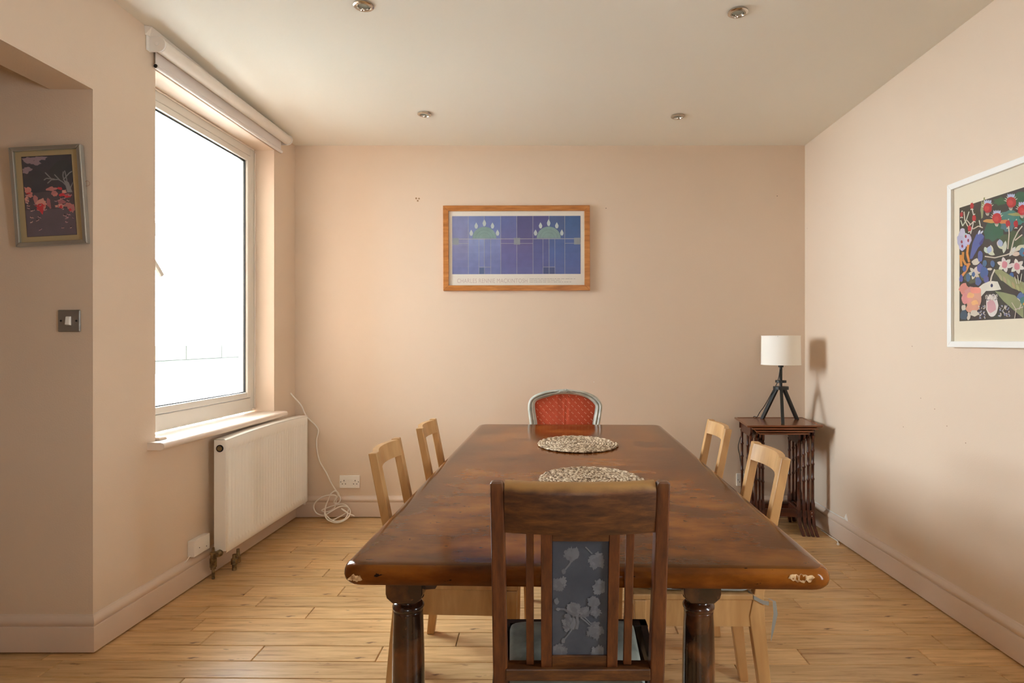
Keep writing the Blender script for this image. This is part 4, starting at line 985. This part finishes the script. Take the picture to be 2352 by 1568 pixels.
# ------------------------------------------------------------------ tripod lamp
LZ = .7052
la = thing('table_lamp', 'black tripod table lamp with a cream drum shade on the nest of tables', 'lamp', ((1793.5-CX)*4.0/F, 4.0, LZ-.003))
def lz(py, Y=4.0): return EYE-(py-CY)*Y/F-(LZ-.003)
r_s = .1235
m = MB(); n = 48
zt0, zb0 = lz(771), lz(837)
m.lathe([(r_s+.001,zb0),(r_s-.0015,zt0)], n=n, cap=False); m.lathe([(r_s-.002,zt0),(r_s-.001,zb0)], n=n, cap=False)
obj('lamp_shade', m, M['lampshade'], la, smooth=60)
obj('shade_rim', MB().lathe([(r_s-.003,zt0-.003),(r_s,zt0-.003),(r_s,zt0+.001),(r_s-.003,zt0+.001),(r_s-.003,zt0-.003)], n=n, cap=False).lathe([(r_s-.001,zb0+.003),(r_s+.002,zb0+.003),(r_s+.002,zb0-.001),(r_s-.001,zb0-.001),(r_s-.001,zb0+.003)], n=n, cap=False), M['lampshade'], la)
m = MB()
for a in (0, 120, 240): m.tube([(0,0,zt0-.03),(r_s*math.cos(math.radians(a)),r_s*math.sin(math.radians(a)),zt0-.005)], .0015, 6)
m.lathe([(.02,zt0-.036),(.02,zt0-.028)]); obj('shade_spider', m, M['black'], la)
obj('bulb', MB().lathe([(.004,zt0-.02),(.02,zt0-.03),(.026,zt0-.05),(.02,zt0-.08),(.013,zt0-.095)], n=16), M['lampshade'], la, smooth=60)
obj('stem', MB().lathe([(.0095,lz(896)),(.0095,lz(842))], n=16).lathe([(.0165,lz(843)),(.0165,lz(838)),(.014,lz(836)),(.014,zb0+.06)], n=16), M['black'], la, smooth=40)
obj('upper_disc', MB().lathe([(.035,lz(878.5)),(.035,lz(873))], n=28), M['black'], la, bevel=.001)
obj('lower_disc', MB().lathe([(.049,lz(894)),(.049,lz(887))], n=28), M['black'], la, bevel=.001)
feet = [P(1750.5, 959, 4.13), P(1830.5, 962, 4.10), P(1798, 973, 3.865)]
for i, fpt in enumerate(feet):
    X_, Y_ = fpt.x-la.location.x, fpt.y-4.0
    d = Vector((X_, Y_, 0)); dn = d.normalized(); sd = Vector((-dn.y, dn.x, 0))*.0095
    top_ = dn*.030+Vector((0,0,lz(891))); bot = d+Vector((0,0,.0))
    th_ = dn*.013
    obj('leg', MB().hexa([bot-sd-th_, bot+sd-th_, bot+sd+th_*.9, bot-sd+th_*.9], [top_-sd-th_, top_+sd-th_, top_+sd+th_, top_-sd+th_]), M['black'], la, bevel=.001)
cb = [(-.009,-.006,lz(848)),(-.014,-.008,lz(860)),(-.018,-.004,lz(870)),(-.022,.002,lz(878)),(-.030,.010,lz(886)),(-.040,.03,lz(897)),(-.056,.07,lz(918)),(-.074,.105,lz(938)),(-.089,.14,lz(952)),(-.098,.17,.007),(-.108,.200,.006),(-.13,.216,-.03),(-.165,.218,-.08),(-.19,.214,-.12),(-.208,.208,-.17),(-.216,.206,-.21),(-.206,.206,-.26),(-.196,.204,-.33),(-.192,.204,-.41),(-.185,.19,-.44)]
obj('power_cable', MB().tube(cb, .0026, 6, 5), M['cablek'], la, smooth=60)

# ------------------------------------------------------------------ loose cables
def zc(x, y, Y): return P(700+x/10.456, 1060+y/10.456, Y)
def z3(x, y, Y): return P(340+x/2.904, 780+y/2.904, Y)
Yw = 4.224
pts = [z3(925,318,4.215)+Vector((-.012,0,0)), z3(932,330,4.19), z3(960,368,4.17), z3(1020,435,4.19), z3(1045,490,4.205), z3(1072,528,Yw), z3(1112,565,Yw), z3(1136,605,Yw), z3(1124,670,Yw), z3(1128,740,Yw), z3(1145,810,Yw), z3(1188,885,Yw), z3(1222,955,Yw), z3(1250,1000,4.21)]
Yb = 4.205
pts += [zc(790,760,4.2), zc(800,820,4.195), zc(770,900,4.195), zc(740,1000,4.195)]
pts += [zc(700,1120,4.19), zc(560,1200,4.18), zc(430,1195,4.17), zc(420,1160,4.17), zc(560,1100,4.18), zc(760,1040,4.185), zc(920,1020,4.185), zc(1030,1080,4.18), zc(1040,1180,4.17), zc(980,1240,4.15), zc(820,1330,4.10), zc(660,1400,4.06)]
pts += [zc(560,1330,4.10), zc(490,1250,4.14), zc(500,1080,4.185), zc(560,920,4.195), zc(620,780,4.2), zc(720,705,4.205), zc(800,740,4.2), zc(830,820,4.195), zc(860,900,4.19), zc(800,1000,4.185), zc(700,980,4.185)]
pts += [zc(760,830,4.18), zc(640,800,4.18), zc(440,840,4.18), zc(270,960,4.175), zc(215,1090,4.17), zc(270,1220,4.15), zc(380,1280,4.13), zc(490,1280,4.12), zc(640,1190,4.14), zc(820,1090,4.165), zc(970,1070,4.17), zc(1060,1120,4.165), zc(1095,1220,4.13), zc(1040,1340,4.08), zc(880,1440,4.035), zc(720,1460,4.025), zc(560,1400,4.045), zc(490,1300,4.09)]
pts += [zc(480,1220,4.12), zc(520,1290,4.10), zc(640,1400,4.05), zc(800,1430,4.04), zc(960,1370,4.065), zc(1030,1250,4.11), zc(940,1160,4.15), zc(880,1130,4.16), zc(960,1190,4.14), zc(1060,1250,4.12), zc(1110,1275,4.11)]
pts = [Vector((p.x, p.y, max(p.z, .0035))) for p in pts]
cbl = thing('coiled_cable', 'long white cable hanging from the left wall and coiled on the floor', 'cable', (0,0,0))
obj('cord', MB().tube(pts, .0046, 8, 5), M['cablew'], cbl, smooth=60)
e0 = pts[-1]; obj('connector', MB().tube([e0, e0+Vector((.012,-.004,-.002)), e0+Vector((.026,-.008,-.006))], lambda f_: .0065-.003*f_, 10), M['white_pl'], cbl, smooth=60)
c2 = thing('floor_cable', 'short white cable end lying on the floor beside the nest of tables', 'cable', (0,0,0))
def fl(px, py, h=.004): Y = F*(EYE-h)/(py-CY); return P(px, py, Y)
pts = [fl(1888,1216), fl(1897,1224), fl(1908,1232), fl(1918,1236), fl(1924,1243), fl(1924,1250)]
pts = [Vector((min(p.x, XR-.024), p.y, .0042)) for p in pts]
obj('cord', MB().tube(pts, .0034, 8, 5), M['white_pl'], c2, smooth=60)
e0 = pts[-1]; obj('end_cap', MB().lathe([(.004,e0.y-.016),(.0075,e0.y-.012),(.0075,e0.y-.003),(.004,e0.y)], (e0.x,0,.0078), 12, 'y'), M['white_pl'], c2, smooth=50)
c3 = thing('wall_cable', 'thin painted cable clipped on top of the right skirting board', 'cable', (0,0,0))
pts = [(XR-.010,4.05,.155),(XR-.008,3.9,.153),(XR-.012,3.8,.156),(XR-.006,3.72,.153),(XR-.006,3.66,.156)]
obj('cord', MB().tube(pts, .003, 6, 5), M['white_old'], c3, smooth=60)
p = Vector((XR-.001, 3.655, .178)); obj('broken_plaster', MB().hexa([(XR-.004,3.64,.150),(XR-.004,3.665,.152),(XR-.004,3.67,.165),(XR-.004,3.655,.186)], [(XR,3.635,.150),(XR,3.67,.152),(XR,3.675,.165),(XR,3.655,.19)]), M['white_pl'], wall_right)

# ------------------------------------------------------------------ outside the window
M['moss'], _, _ = noisy(mat('mossy_coping', (.06,.065,.05), .9), [(.35,(.019,.022,.016)),(.65,(.034,.036,.028))], nscale=6)
M['render'], _, _ = noisy(mat('whitewashed_brick', (.6,.58,.5), .9), [(.46,(.75,.74,.7)),(.52,(.75,.74,.7)),(.60,(.034,.024,.019)),(.75,(.034,.024,.02))], nscale=3.0, detail=5)
M['neighbour'] = mat('pale_render', (.75,.78,.8), .9)
obj('ground', MB().box(-14, -2.6, -3, 20, -.4, -.3), mat('paving', (.55,.54,.5), .9), kind='structure')
gw = thing('garden_wall', 'low whitewashed garden wall with mossy coping outside the window', 'garden wall', (-3.6, 0, 0))
obj('wall_body', MB().box(-.12, .1, 2.0, 7.05, -.35, 1.05), M['render'], gw)
obj('mossy_band', MB().box(.1, .108, 2.0, 7.0, .93, 1.05), M['moss'], gw)
for k in range(8): obj('coping_stone', MB().box(-.17, .15, 2.0+.64*k, 2.0+.64*(k+1)-.008, 1.115-.06, 1.19), M['moss'], gw, bevel=.006)
nb = thing('neighbouring_building', 'pale flat-roofed building far outside the window', 'building', (-7.25, 8.1, 0), math.radians(34))
obj('wall_body', MB().box(-1.9, 1.9, -.0, 2.0, -.35, 2.80), M['neighbour'], nb)
obj('fascia', MB().box(-2.05, 1.99, -.1, 2.1, 2.80, 2.99), mat('blue_grey_fascia', (.020,.027,.031), .6), nb, bevel=.01)
